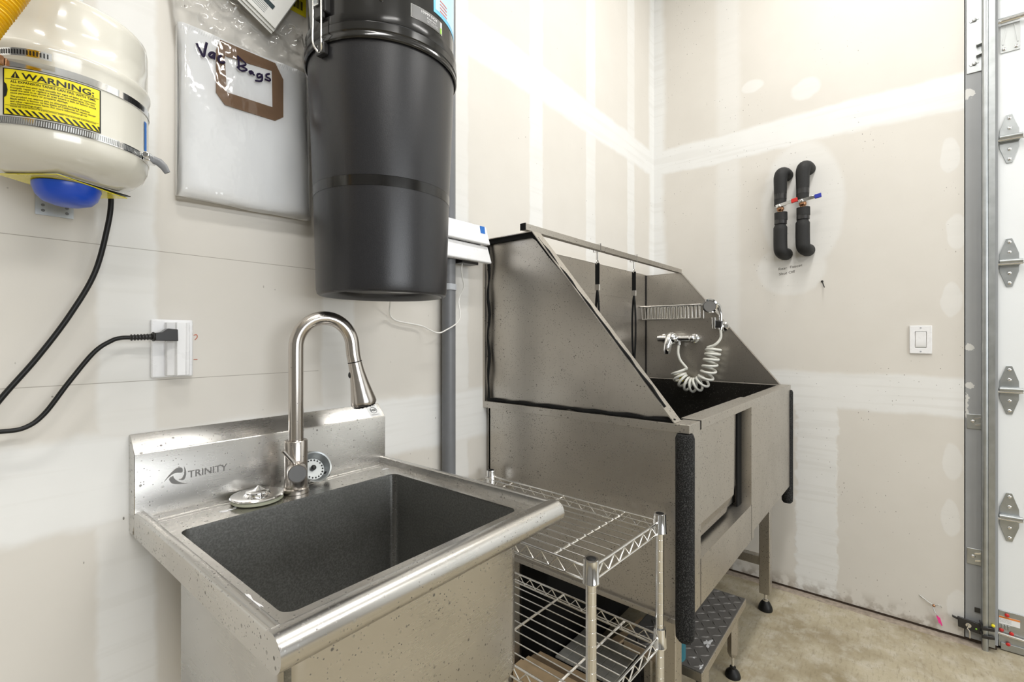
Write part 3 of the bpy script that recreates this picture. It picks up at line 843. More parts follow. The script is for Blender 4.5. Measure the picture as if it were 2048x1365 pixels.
# ------------------------------------------------------------------ tread-plate step
STx0, STx1, STy0, STy1, STz = 1.372, 1.868, -.6400, -.400, .250
st = thing('dog_step', 'low grey tread-plate step on steel legs partly under the dog tub', 'step', (1.62, -.52, 0))
MB().box(STx0, STx1, STy0, STy1, STz - .028, STz - .001).build('step_frame', M['steel_tub'], st, bevel=.0015, smooth=0)
a = MB(); a.box(STx0 + .003, STx1 - .003, STy0 + .003, STy1 - .003, STz - .002, STz)
for i in range(16):
    for j in range(9):
        x = STx0 + .022 + i * .0305; y = STy0 + .018 + j * .0265
        if x > STx1 - .016 or y > STy1 - .012: continue
        ang = math.radians(38 if (i + j) % 2 else -52)
        d = Vector((math.cos(ang), math.sin(ang), 0)); e = Vector((-d.y, d.x, 0))
        L = .0150; c0 = Vector((x, y, STz))
        a.add([c0 - d * L, c0 + e * .0036, c0 + d * L, c0 - e * .0036, c0 - d * L * .45 + Vector((0, 0, .0022)), c0 + d * L * .45 + Vector((0, 0, .0022))],
              [(0, 3, 4), (3, 5, 4), (3, 2, 5), (2, 1, 5), (1, 4, 5), (1, 0, 4)])
a.build('tread_plate', M['tread'], st, smooth=0, recalc=False)
for k, q in enumerate(((1.520, -.612, STz + .0004, .030, .017), (1.398, -.628, STz + .0004, .016, .009), (1.425, -.600, STz + .0004, .006, .004))):
    part_label(splat(*q, 11 + k).build('soap_residue', M['soap'], st), 'white residue')
for x, y in ((1.455, -.615), (1.790, -.615), (1.455, -.44), (1.790, -.44)):
    l = MB(); l.tube([(x, y, STz - .026), (x, y, .085), (x, y, .070)], [.0185, .0185, .012], 6); lg = l.build('leg', M['steel_tub'], st, smooth=20)
    MB().cyl((x, y, .072), (x, y, .026), .0048, n=10).build('foot_stem', M['chrome_wire'], lg)
    f = MB(); f.lathe([(0, .034), (.010, .034), (.010, .028), (.022, .016), (.026, .004), (.026, 0), (0, 0)], (x, y, 0), n=20); f.build('foot', M['black_rubber'], lg)

# ------------------------------------------------------------------ sink
XL, XR = .2217, .7438
sink = thing('utility_sink', 'stainless steel utility sink with backsplash mounted against the left wall', 'sink', (.483, -.29, 0))
PX = lambda y, z, x: (x, y, z)
a = MB(); a.prism([(-.0015, .849), (-.0015, 1.0235), (-.004, 1.0255), (-.0335, .9955), (-.0355, .992), (-.0355, .870), (-.020, .849)], PX, XL, XR)
a.build('backsplash', M['steel'], sink, bevel=.0012)
hole = rrect(.2585, .6935, -.5175, -.140, .017, 6)
deck = MB().ring(outer_rect_for(hole, XL + .006, XR - .006, -.555, -.034), hole, XY, .873, .876)
# raised bead along the back of the deck
deck.tube([(XL + .03, -.052, .8752), (XR - .03, -.052, .8752)], .0022, 8)
deck.tube([(XL + .03, -.066, .8752), (XR - .03, -.066, .8752)], .0016, 8)
deck.build('deck', M['steel'], sink, smooth=40)
nose = [(-.5515, .8755), (-.5535, .890), (-.557, .8920), (-.567, .8925)]
for k in range(1, 16):
    t = math.radians(90 + 195 * k / 16); nose.append((-.567 + .0207 * math.cos(t), .8718 + .0207 * math.sin(t)))
nose += [(-.5535, .8515), (-.5515, .856)]
a = MB(); a.prism(nose, PX, XL, XR)
a.build('front_roll', M['steel'], sink, smooth=40)
def side_rail(x0, x1, out):
    m = MB()
    m.prism([(x0, .8745), (x0 + .0015, .8905), (x0 + .004, .8922), (x1 - .004, .8922), (x1 - .0012, .8905), (x1, .8875), (x1, .8745)] if out > 0 else
            [(x1, .8745), (x1 - .0015, .8905), (x1 - .004, .8922), (x0 + .004, .8922), (x0 + .0012, .8905), (x0, .8875), (x0, .8745)], lambda x, z, y: (x, y, z), -.5565, -.0345)
    xx = (x0, x0 + .0015) if out < 0 else (x1 - .0015, x1)
    poly = [(-.0345, .850), (-.0345, .8745), (-.5515, .8745), (-.5515, .8515)]
    m.prism(poly, lambda y, z, x: (x, y, z), *xx)
    return m.build('side_rail', M['steel'], sink, smooth=40)
side_rail(XL + .0002, XL + .0165, -1); side_rail(XR - .0165, XR - .0002, 1)
# bowl: one shell, outside and inside
a = MB()
levels = [(.020, .575, .040, 1), (.008, .571 + .002, .034, 1), (.0, .590, .028, 1), (.0, .8735, .028, 1), (.003, .8745, .026, 0)]
def loop(inset, z, r, o=0):
    q = rrect(.2555 + inset, .6985 - inset, -.5205 + inset, -.137 - inset, r, 8); return [(x, y, z) for x, y in q]
loops = [loop(.030, .5725, .03), loop(.012, .5725, .03), loop(.004, .576, .03), loop(0, .586, .03), loop(0, .8735, .029)]
n = len(loops[0])
vs = [p for L in loops for p in L]; fs = [tuple(range(n))]
for i in range(len(loops) - 1):
    for k in range(n): fs.append((i * n + k, i * n + (k + 1) % n, (i + 1) * n + (k + 1) % n, (i + 1) * n + k))
a.add(vs, fs); bowl = a.build('bowl', M['steel'], sink)
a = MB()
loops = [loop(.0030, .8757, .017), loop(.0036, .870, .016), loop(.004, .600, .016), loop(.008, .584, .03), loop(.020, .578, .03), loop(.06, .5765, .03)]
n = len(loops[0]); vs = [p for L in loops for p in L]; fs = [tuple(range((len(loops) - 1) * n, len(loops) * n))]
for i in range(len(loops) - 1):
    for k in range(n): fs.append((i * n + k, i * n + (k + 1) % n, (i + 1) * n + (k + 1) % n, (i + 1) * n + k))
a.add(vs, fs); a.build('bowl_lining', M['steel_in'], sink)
a = MB(); a.lathe([(0, .0005), (.030, .0005), (.044, .0022), (.046, 0)], (.475, -.33, .5768), n=28); a.build('drain', M['chrome'], sink)
for x, y in ((.285, -.165), (.67, -.165), (.285, -.49), (.67, -.49)):
    l = MB(); l.cyl((x, y, .02), (x, y, .574), .019, n=18); lg = l.build('leg', M['steel'], sink)
    MB().lathe([(0, .03), (.014, .03), (.017, .01), (.017, 0), (0, 0)], (x, y, 0), n=16).build('foot', M['black_rubber'], lg)
# embossed maker mark and lettering
a = MB()
sw = [[(.265, .9365), (.2727, .9472), (.2829, .9572), (.2903, .9577), (.2937, .9541), (.2928, .9478), (.2854, .9487), (.2787, .948), (.2709, .9426)],
      [(.2959, .9587), (.299, .9508), (.299, .9405), (.2953, .9334), (.2878, .9358), (.2928, .9376), (.2960, .9430), (.2965, .9483)],
      [(.279, .9447), (.2733, .9414), (.2739, .9362), (.2787, .93), (.2903, .9265), (.3015, .9253), (.2928, .9285), (.2848, .9344), (.2799, .9405)]]
for L in sw:
    P = [(p.x, p.y) for p in smooth_path([(x, z, 0) for x, z in L], 4)]
    a.prism(P, lambda x, z, y: (x, y, z), -.0372, -.0354)
a.build('embossed_mark', M['steel_mark'], sink, bevel=.0007, smooth=40)
vs, fs, w_ = text_relief('TRINITY'); sx = .0672 / w_; sz = .0130 / .70
MB().add([(.3025 + x * sx, -.0354 - max(0, z) * sx * 1.9, .9353 + y * sz) for x, y, z in vs], fs).build('embossed_lettering', M['steel_mark'], sink, smooth=30)
# NSF label on the chamfer
def cham(x, s, off=.0006):   # s metres down the chamfer from its rear edge
    k = s / .0427
    return (x, -.004 - .0295 * k - off * .7, 1.0255 - .030 * k + off * .7)
a = MB(); a.prism([(.7030, .004), (.7345, .004), (.7345, .0405), (.7030, .0405)], lambda x, s, o: cham(x, s, o), .0002, .0005)
nl = a.build('nsf_label', M['label_white'], sink, smooth=0)
a = MB(); cx, cs = .7190, .0215
ring = [(cx + .0098 * math.cos(k * PI / 16), cs + .0098 * math.sin(k * PI / 16)) for k in range(32)]
rin = [(cx + .0087 * math.cos(k * PI / 16), cs + .0087 * math.sin(k * PI / 16)) for k in range(32)]
a.ring(ring, rin, lambda x, s, o: cham(x, s, o), .0005, .0009)
vs, fs, w_ = text_geo('NSF', .03); sx = .0150 / w_
a.add([cham(.7115 + x * sx, .0250 - y * .0105, .0009) for x, y in vs], fs)
for k, (tt, ss) in enumerate((('LISTED', .0090), ('NSF/ANSI 2', .0372))):
    vs, fs, w_ = text_geo(tt); sx = .022 / w_; a.add([cham(.7078 + x * sx, ss - y * .0045, .0009) for x, y in vs], fs)
a.build('label_print', M['ink'], nl, smooth=0)
for k, q in enumerate(((.345, -.100, .8763, .019, .008), (.366, -.094, .8763, .008, .004), (.700, -.095, .8763, .012, .007), (.2475, -.455, .8763, .005, .035))):
    part_label(splat(*q, 3 + k).build('soap_residue', M['soap'], sink), 'white dried residue')

# ------------------------------------------------------------------ faucet
FX, FY, FZ = .479, -.0955, .8765
fc = thing('faucet', 'brushed nickel gooseneck pull-down faucet standing on the steel sink', 'faucet', (FX, FY, FZ))
D1 = Vector((.919, -.394, 0)); D2 = Vector((-.394, -.919, 0))
F = lambda L, z, s=0: Vector((FX, FY, z)) + D1 * L + D2 * s
a = MB(); a.lathe([(0, 0), (.0256, 0), (.0256, .009), (.0235, .0115), (0, .0115)], (FX, FY, FZ), n=36); a.build('base_ring', M['nickel'], fc)
a = MB(); a.lathe([(.0222, .010), (.0226, .012), (.0226, .1060), (.0212, .1085), (.0152, .1085), (.0148, .104)], (FX, FY, FZ), n=36); a.build('body', M['nickel'], fc)
arc = [F(0, FZ + .100), F(0, 1.02), F(0, 1.08), F(0, 1.13), F(.0, 1.168)]
for k in range(1, 25):
    t = PI - PI * k / 24 * .985
    arc.append(F(.0565 + .0565 * math.cos(t), 1.178 + .0625 * math.sin(t)))
arc += [F(.1150, 1.160), F(.1178, 1.1462)]
a = MB(); a.tube(arc, .0147, 20); a.build('spout', M['nickel'], fc)
hd = Vector(F(.1372, 1.055)) - Vector(F(.1180, 1.1452)); hl = hd.length; hd.normalize()
a = MB(); a.lathe([(0, 0), (.0143, 0), (.0147, .002), (.0158, .020), (.0190, .045), (.0235, .070), (.0268, .086), (.0276, .093), (.0262, .097), (.024, .0975), (0, .0975)], F(.1180, 1.1452), hd, 32)
sp = a.build('spray_head', M['nickel'], fc)
a = MB(); a.lathe([(.0150, -.001), (.0152, .0008), (.0144, .001)], F(.1180, 1.1452), hd, 24); a.build('joint_line', M['strap'], sp)
a = MB(); a.lathe([(.0245, .0960), (.0235, .1005), (0, .1005)], F(.1180, 1.1452), hd, 28)
for k in range(14):
    t = 2 * PI * k / 14; u = hd.orthogonal().normalized(); w_ = hd.cross(u)
    a.sphere(F(.1180, 1.1452) + hd * .1005 + .019 * (math.cos(t) * u + math.sin(t) * w_), .0022, 8, 5)
a.build('spray_face', M['black_rubber'], sp)
u = (Vector((-.62, .2, 0)) - hd * hd.dot(Vector((-.62, .2, 0)))).normalized()
a = MB(); a.sphere(F(.1180, 1.1452) + hd * .026 + u * .0158, .0055, 10, 6, (.8, .8, 1.3)); a.build('spray_button', M['black_plastic'], sp)
hz = .928
a = MB(); a.lathe([(.0170, .010), (.0185, .018), (.0187, .052), (.0178, .0545), (0, .0545)], Vector((FX, FY, hz)), D2, 32); hn = a.build('handle', M['nickel'], fc)
p0 = Vector((FX, FY, hz)) + D2 * .040 + Vector((0, 0, .0165)) - D1 * .004
a = MB(); a.cyl(p0, p0 - D1 * .022 + D2 * .004 + Vector((0, 0, .030)), .0040, n=14); a.build('lever', M['nickel'], hn)
a = MB(); a.lathe([(0, .0001), (.0160, .0001)], Vector((FX, FY, hz)) + D2 * .0547, D2, 28); a.build('handle_cap', M['grey_label'], hn)

# stopper lying on the deck
sx_, sy_, sz_ = .4060, -.0870, .8776
sk = thing('sink_stopper', 'flat steel sink stopper with rubber edge lying beside the faucet', 'sink stopper', (sx_, sy_, sz_))
a = MB(); a.lathe([(0, .0), (.0440, .0), (.0465, .002), (.0465, .0065), (.0440, .0080), (0, .0080)], (sx_, sy_, sz_), n=40); a.build('rubber_ring', M['rubber_ring'], sk)
a = MB(); a.lathe([(.0, .0085), (.0475, .0085), (.0485, .0100), (.0470, .0118), (.040, .0125), (.030, .0118), (.0235, .0122), (.0205, .0150), (.0205, .0175), (.0185, .0190), (.010, .0205), (0, .0215)], (sx_, sy_, sz_), n=40)
pl = a.build('stopper_disc', M['chrome'], sk)
a = MB(); a.lathe([(.0, .0285), (.002, .0275), (.0085, .0215), (.0115, .0200)], (sx_ + .002, sy_, sz_), n=20); a.build('knob', M['chrome'], sk)
# strainer leaning on the backsplash behind the faucet
sc_ = Vector((.5385, -.0640, .9105)); ax = Vector((-.05, -.84, .54)).normalized()
bs = thing('sink_strainer', 'perforated steel strainer basket leaning on backsplash behind the faucet', 'sink strainer', sc_)
a = MB(); a.lathe([(.0235, -.014), (.0300, -.004), (.0340, .0015), (.0355, .003), (.0345, .0046), (.0318, .0030), (.0295, -.003), (.0240, -.012), (0, -.012)], sc_, ax, 36); a.build('strainer_cup', M['galv'], bs)
u = ax.orthogonal().normalized(); w_ = ax.cross(u)
a = MB()
for k in range(18):
    t = 2 * PI * k / 18; a.sphere(sc_ + ax * -.0115 + .0205 * (math.cos(t) * u + math.sin(t) * w_), .0020, 8, 4)
a.sphere(sc_ + ax * -.006 - w_ * .002, .006, 10, 6)
a.build('strainer_holes', M['ink'], bs)
a = MB(); a.sphere(sc_ + Vector((.0255, -.002, -.0215)), .0075, 10, 6); a.build('stopper_post', M['black_rubber'], bs)

# ------------------------------------------------------------------ wire rack
RY = math.atan2(-.0107, .310)
RX = Vector((math.cos(RY), math.sin(RY), 0)); RYv = Vector((-math.sin(RY), math.cos(RY), 0))
R0 = Vector((.7965, -.6140, 0)); RW, RL = .3095, .562
rack = thing('wire_rack', 'chrome wire shelving rack standing between the sink and the dog tub', 'shelf rack', R0 + RX * RW / 2 + RYv * RL / 2)
R = lambda a, b, z: R0 + RX * a + RYv * b + Vector((0, 0, z))
TOPZ = .757; LOWZ = .482
for (pa, pb) in ((0, 0), (RW, 0), (RW, RL), (0, RL)):
    prof = [(.0, 0.02), (.0104, .02)]
    z = .03
    while z < .765:
        prof += [(.0104, z), (.0104, z + .0238), (.01015, z + .0241), (.01015, z + .0250), (.0104, z + .0254)]; z += .0254
    prof += [(.0104, .772), (0, .772)]
    p = MB(); p.lathe(prof, R(pa, pb, 0), n=18); p = p.build('post', M['chrome'], rack, smooth=30)
    MB().lathe([(.0100, 0), (.0104, .001), (.0095, .0045), (.004, .0065), (0, .0068)], R(pa, pb, .772), n=18).build('post_cap', M['black_rubber'], p)
    MB().lathe([(0, .022), (.008, .022), (.014, .012), (.015, 0), (0, 0)], R(pa, pb, 0), n=16).build('foot', M['black_rubber'], p)
def shelf(zt):
    m = MB()
    def rod(p, q, r=.0022): m.cyl(p, q, r, n=8)
    z1, z0 = zt, zt - .027
    cor = [(0, 0), (RW, 0), (RW, RL), (0, RL)]
    for i in range(4):
        (a0, b0), (a1, b1) = cor[i], cor[(i + 1) % 4]
        for z in (z1, z0): rod(R(a0, b0, z), R(a1, b1, z), .0026)
        L = math.hypot(a1 - a0, b1 - b0); nz_ = max(4, int(L / .040)); pts = []
        for k in range(1, 2 * nz_):
            f = k / (2 * nz_); pts.append(R(a0 + (a1 - a0) * f, b0 + (b1 - b0) * f, z0 + .002 if k % 2 else z1 - .003))
        m.tube(pts, .0018, 6)
    nw = 10
    for k in range(1, nw):
        a_ = RW * k / nw; rod(R(a_, .006, zt + .0005), R(a_, RL - .006, zt + .0005), .0015)
    for k in range(1, 4):
        b_ = RL * (k - .5) / 3; rod(R(0, b_, zt - .0035), R(RW, b_, zt - .0035), .0030)
    o = m.build('shelf', M['chrome_wire'], rack)
    for a0, b0 in cor:
        c = MB(); c.lathe([(.0100, .013), (.0140, .013), (.0146, .010), (.0156, -.030), (.0162, -.031), (.0162, -.0335), (.0100, -.0335)], R(a0, b0, zt + .006), n=22)
        c.build('collar', M['chrome'], o)
    return o
shelf(TOPZ); shelf(LOWZ)

# ------------------------------------------------------------------ stored bits and an added dark box under the tub, seen through the rack
def plank(name, x0, x1, y0, y1, z0, z1, mat, lab, cat, group=None, bevel=.002, rot=0):
    c0 = Vector(((x0 + x1) / 2, (y0 + y1) / 2, z0)); a = MB(Matrix.Translation(c0) @ Matrix.Rotation(rot, 4, 'Z'))
    a.box((x0 - x1) / 2, (x1 - x0) / 2, (y0 - y1) / 2, (y1 - y0) / 2, 0, z1 - z0)
    o = a.build(name, mat, None, c0, bevel=bevel); return props(o, lab, cat, group)
for k, (x0, x1, zz, mt) in enumerate(((1.172, 1.214, .15, 'wood'), (1.218, 1.254, .14, 'wood'), (1.259, 1.285, .13, 'wood_dark'), (1.290, 1.322, .12, 'wood'))):
    plank('wood_plank', x0, x1, -.50, -.115, 0, zz, M[mt], ('pale board on edge, closest to the rack, under the tub', 'second pale board from the rack under the tub', 'dark brown board between pale boards under the tub', 'narrow pale board beside the tiled panel under the tub')[k], 'board', 'boards stored under the tub')
tp = thing('tile_panel', 'grey square-tiled panel lying on the floor under the dog tub', 'panel', (1.45, -.20, 0))
MB().box(1.345, 1.555, -.375, -.155, 0, .10).build('panel_base', M['strap'], tp, smooth=0)
a = MB()
for i in range(6):
    for j in range(6):
        x = 1.350 + i * .034; y = -.372 + j * .036
        a.box(x, x + .0325, y, y + .0345, .10, .106)
a.build('tile_face', M['tile'], tp, bevel=.001, smooth=0)
bn = thing('dark_filler_box', 'long black box added to darken the space under the dog tub', 'filler', (1.75, -.085, 0))  # invented box, put in to darken the space under the tub
a = MB(); a.box(1.32, 2.18, -.148, -.030, 0, .46); a.build('filler_body', M['strap'], bn, bevel=.008)
a = MB(); a.box(1.31, 2.19, -.152, -.026, .46, .475); a.build('filler_lid', M['black_plastic'], bn, bevel=.003)
rb = thing('ribbed_board', 'brown ribbed wooden board flat on the floor beside the tiled panel', 'board', (1.70, -.300, 0), math.radians(-8))
RM = ROOT[rb]
MB(RM).box(-.13, .13, -.075, .060, 0, .045).build('board', M['wood_dark'], rb, smooth=0)
for k in range(7): MB(RM).box(-.13, .125, -.072 + k * .0135, -.064 + k * .0135, .045, .052).build('rib', M['wood'], rb, bevel=.001)
MB(RM).box(-.14, .12, .028, .060, .045, .058).build('edge_strip', M['wood'], rb, bevel=.001)
mb_ = thing('angle_bracket', 'galvanized angle bracket standing behind the ribbed board under the tub', 'bracket', (1.855, -.37, 0))
a = MB(); a.box(1.852, 1.856, -.460, -.290, .0, .050); a.box(1.852, 1.856, -.330, -.290, .050, .165); a.build('bracket_plate', M['galv'], mb_, bevel=.001)
a = MB()
for yy, zz in ((-.40, .03), (-.45, .03), (-.49, .03)): a.sphere((1.8515, yy + .055, zz), .006, 10, 6, (.4, 1, 1))
a.build('rivet', M['chrome_wire'], mb_)
db = thing('tool_bag', 'dark rumpled bag with teal band under the tub beside its front leg', 'bag', (1.40, -.585, 0))
a = MB()
def bag_fn(u, v):
    t = 2 * PI * u; z = .30 * v
    r = .032 * (1.0 + .12 * math.sin(3 * t + 9 * v) + .08 * math.sin(7 * t - 14 * v)) * (1 - .35 * max(0, v - .75) / .25)
    return (1.325 + r * math.cos(t) * .9, -.575 + r * .62 * math.sin(t), z)
a.grid(bag_fn, 36, 26); a.build('bag_body', M['dark_bag'], db, smooth=60)
a = MB(); a.lathe([(.026, .300), (.034, .300), (.034, .350), (.026, .352), (0, .352)], (1.325, -.575, 0), n=20); a.build('band', M['teal'], db)
gp = MB()
for k in range(170):
    x = random.uniform(1.86, 2.05); y = random.uniform(-.52, -.30)
    gp.sphere((x, y, .002), random.uniform(.004, .010), 6, 4, (1, random.uniform(.6, 1), .55))
gp = gp.build('gravel', M['gravel'], None, (1.6, -.5, 0)); props(gp, 'dark loose grit scattered on the concrete under the dog tub', 'gravel'); gp['kind'] = 'stuff'

# ------------------------------------------------------------------ left wall: outlet with plug-in adapter
OX0, OX1, OZ0, OZ1 = .2527, .3200, 1.1240, 1.2330
ou = thing('wall_outlet', 'white outlet plate with tall plug-in surge module above the sink', 'outlet', (.286, 0, 1.178))
a = MB(); a.box(OX0, OX1, -.0065, -.0005, OZ0, OZ1); a.build('wall_plate', M['white'], ou, bevel=.003)
a = MB(); pl = [(.2735, -.0065), (.2735, -.020), (.2845, -.026), (.2865, -.0315), (.3005, -.0315), (.3020, -.0300), (.3070, -.0290), (.3120, -.012), (.3140, -.0065)]
a.prism(pl, XY, OZ0 + .004, OZ1 - .0055); a.build('surge_module', M['white'], ou, bevel=.0012)
rm = MB(); rm.tube(smooth_path([(.3225, -.0006, 1.2035), (.3275, -.0006, 1.2045), (.3285, -.0006, 1.1995), (.3245, -.0006, 1.1945)], 5), .0008, 6, flat=.4); rm.tube([(.3225, -.0006, 1.1560), (.3290, -.0006, 1.1558)], .0008, 6, flat=.4)
props(rm.build('pencil_mark', M['redbrown'], None, (.325, 0, 1.18)), 'faint red pencil marks on drywall at right edge of white outlet', 'marking')
# cords
def cord(pts, r, name, lab):
    return thing(name, lab, 'cord', pts[0])
pc = thing('power_cord', 'black power cord plugged into the white outlet module on left wall', 'cord', (.28, -.035, 1.20))
cp = smooth_path([(.2175, -.035, 1.1990), (.2050, -.034, 1.1985), (.1916, -.034, 1.1937), (.1691, -.034, 1.1748), (.1386, -.032, 1.1274), (.1099, -.030, 1.0788), (.0881, -.030, 1.0603), (.0622, -.030, 1.0583), (.030, -.042, 1.062), (-.03, -.050, 1.09), (-.09, -.05, 1.15)], 8)
MB().tube(cp, .0036, 12).build('cable', M['black_rubber'], pc)
a = MB()
for k in range(7): a.lathe([(.0036, 0), (.0058, .0006), (.0058, .0026), (.0036, .0032)], (.2165 + k * .0046, -.035, 1.1990 + k * .0002), (1, 0, .04), 14)
a.tube([(.215, -.035, 1.199), (.249, -.035, 1.2006)], [.0038, .0052], 12)
a.lathe([(.006, 0), (.0085, .001), (.0085, .004), (.006, .005)], (.2470, -.035, 1.2005), (1, 0, .04), 14)
a.prism([(.2500, 1.1935), (.2845, 1.1925), (.2840, 1.2140), (.2690, 1.2155), (.2600, 1.2085), (.2500, 1.2075)], lambda x, z, y: (x, y, z), -.046, -.026)
a.build('plug', M['black_plastic'], pc, bevel=.0022)
# hanging cord from behind the tank
a = MB(); a.tube(smooth_path([(.1895, -.022, 1.447), (.1915, -.030, 1.434), (.1875, -.030, 1.3907), (.1707, -.030, 1.3082), (.1399, -.030, 1.2361), (.1026, -.030, 1.1684), (.0628, -.030, 1.1062), (.0333, -.030, 1.0514), (-.02, -.03, .95)], 8), .0040, 12)
props(a.build('hanging_cord', M['black_rubber'], None, (.19, -.03, 1.43)), 'black cord hanging from behind the cream tank down the left wall', 'cord')

# ------------------------------------------------------------------ expansion tank
TX, TYc, TR = .121, -.124, .098
tk = thing('expansion_tank', 'cream expansion tank with yellow warning sticker mounted on left wall', 'tank', (TX, TYc, 1.43))
prof = [(0, 1.4245), (.030, 1.4248), (.060, 1.4275), (.080, 1.4340), (.0915, 1.4440), (.0970, 1.4560), (.0982, 1.4680), (TR, 1.50), (TR, 1.560), (.0995, 1.566), (.1005, 1.570), (.1005, 1.5745), (.0990, 1.5785), (.0970, 1.5800),
        (.0972, 1.610), (.0972, 1.638), (.0957, 1.6475), (.0905, 1.6535), (.0825, 1.6585), (.063, 1.667), (.040, 1.673), (.018, 1.676), (0, 1.6765)]
MB().lathe(prof, (TX, TYc, 0), n=72).build('tank_shell', M['enamel'], tk, smooth=60)
def TP(az, z, off=0.0):
    t = math.radians(az); return (TX + (TR + off) * math.cos(t), TYc + (TR + off) * math.sin(t), z)
def patch(m, az0, az1, z0, z1, off, n=30):
    m.grid(lambda u, v: TP(az0 + (az1 - az0) * u, z0 + (z1 - z0) * v, off), n, 1); return m
def hose_clamp(z0, z1, azs, tail):
    m = MB(); prof = [(TR + .0004, z0), (TR + .0013, z0 + .0004), (TR + .0013, z1 - .0004), (TR + .0004, z1)]
    m.lathe(prof, (TX, TYc, 0), n=72); c = m.build('hose_clamp', M['chrome'], tk)
    q = MB()
    t = math.radians(azs); rad = Vector((math.cos(t), math.sin(t), 0)); tan = Vector((-math.sin(t), math.cos(t), 0)); zc = (z0 + z1) / 2
    cc = Vector((TX, TYc, zc)) + rad * (TR + .006)
    q.obox(cc, tan * .012, rad * .0045, (0, 0, .0062)); q.cyl(cc - tan * .013 + rad * .002, cc - tan * .022 + rad * .002, .0052, n=8)
    q.build('worm_screw', M['brass'] if tail == 'top' else M['chrome'], c, bevel=.0012)
    return c, cc, rad, tan
def slots(m, az0, az1, z0, z1, off, step=1.35):
    az = az0
    while az < az1:
        zc = (z0 + z1) / 2
        p = [TP(az, z0 + .0018, off), TP(az + step * .42, z0 + .0018, off), TP(az + step * .42 + .3, z1 - .0018, off), TP(az + .3, z1 - .0018, off)]
        m.add(p, [(0, 1, 2, 3)]); az += step
    return m
c, cc, rad, tan = hose_clamp(1.541, 1.5515, -137, 'top')
slots(MB(), -50, -34, 1.541, 1.5515, .0016).build('clamp_slots', M['ink'], c, recalc=False, smooth=0)
m = MB()   # loose tail of the upper clamp
def tail_fn(u, v):
    az = -134 + 31 * u; off = .005 + .0115 * math.sin(u * PI * .55); return TP(az, 1.5515 + .0095 * (v - .0) - .001 * u, off)
m.grid(tail_fn, 24, 1); tl = m.build('clamp_tail', M['chrome'], c)
m = MB()
for k in range(17):
    u0 = .08 + k * .053
    m.add([Vector(tail_fn(u0, .2)), Vector(tail_fn(u0 + .022, .2)), Vector(tail_fn(u0 + .022, .8)), Vector(tail_fn(u0, .8))], [(0, 1, 2, 3)])
for v in m.v:
    d = Vector((v.x - TX, v.y - TYc, 0)).normalized() * .0004; v += d
m.build('tail_slots', M['ink'], c, recalc=False, smooth=0)
c, cc, rad, tan = hose_clamp(1.4685, 1.4790, -31, 'low')
slots(MB(), -137, -38, 1.4685, 1.4790, .0016).build('clamp_slots', M['galv_dull'], c, recalc=False, smooth=0)
e = cc + rad * .004
m = MB(); m.tube([e + tan * .000, e + rad * .008 + tan * .001 + Vector((0, 0, -.003)), e + rad * .015 - tan * .001 + Vector((0, 0, -.010)), e + rad * .020 - tan * .002 + Vector((0, 0, -.019))], [.0058, .0060, .0055, .0042], 10, flat=.3)
m.build('clamp_tail', M['pvc'], c)
# sticker (curved on the shell)
A0, A1, Z0, Z1 = -131.9, -75.4, 1.4802, 1.5393
st_ = patch(MB(), A0, A1, Z0, Z1, .0007).build('warning_sticker', M['ink'], tk)
wid = (A1 - A0)
patch(MB(), A0 + 1.0, A1 - 1.0, Z0 + .0010, Z1 - .0012, .0010).build('sticker_ground', M['yellow'], st_)
m = MB()
def S(x, y, off=.0014): return TP(A0 + wid * x, Z0 + (Z1 - Z0) * y, off)
def line(x0, x1, y, h): m.grid(lambda u, v: S(x0 + (x1 - x0) * u, y - h / 2 + h * v), 20, 1)
def ttext(s_, x, y, cap, w_=None):
    vs, fs, wd = text_geo(s_, .022); sx = w_ / wd; sy = cap / .70
    m.add([S(x + a * sx, y + b * sy) for a, b in vs], fs)
line(.03, .97, .770, .010); line(.03, .97, .150 + .058, .006)
m.add([S(.09, .80), S(.185, .80), S(.1375, .945)], [(0, 1, 2)])
ttext('WARNING:', .20, .800, .125, .72)
ttext('ALL EXPANSION TANKS CAN FAIL WITH TIME.', .085, .695, .050, .855)
body = ['You should test your tank annually for signs of leaks or corrosion.', 'Promptly repair or replace a leaking or corroded tank. Do not', 'install the tank in or above an area where a leak or failure would', 'cause personal injury or property damage.', '',
        'This product can expose you to chemicals including Carbon', 'Black which is known to the State of California to cause cancer', 'and other reproductive harm. For more information go to', 'www.P65Warnings.ca.gov.']
y = .625
for s_ in body:
    if s_: ttext(s_, .085, y, .034, .855 * min(1, len(s_) / 62))
    y -= .054 if s_ else .02
ttext('PLEASE SEE OUR PRODUCTS INSTRUCTION SHEET FOR FURTHER INFORMATION', .085, .175, .022, .855)
for k in range(15):
    x = .03 + k * .066
    m.add([S(x, .135), S(x + .030, .135), S(min(.985, x + .095), .02), S(min(.985, x + .065), .02)], [(0, 1, 2, 3)])
m.add([S(.017, .36), S(.017, .70), S(.045, .65), S(.058, .53), S(.045, .41)], [(0, 1, 2, 3, 4)])
m.build('sticker_print', M['ink'], st_, recalc=False, smooth=0)
m = MB(); m.add([S(.1375, .905, .0017), S(.131, .84, .0017), S(.144, .84, .0017)], [(0, 1, 2)]); m.add([S(.131, .826, .0017), S(.144, .826, .0017), S(.144, .81, .0017), S(.131, .81, .0017)], [(0, 1, 2, 3)])
m.build('warning_sign', M['yellow'], st_, recalc=False, smooth=0)
m = patch(MB(), -33, -28, 1.483, 1.530, .0009, 6); m.build('side_label', M['blue_tape'], tk)
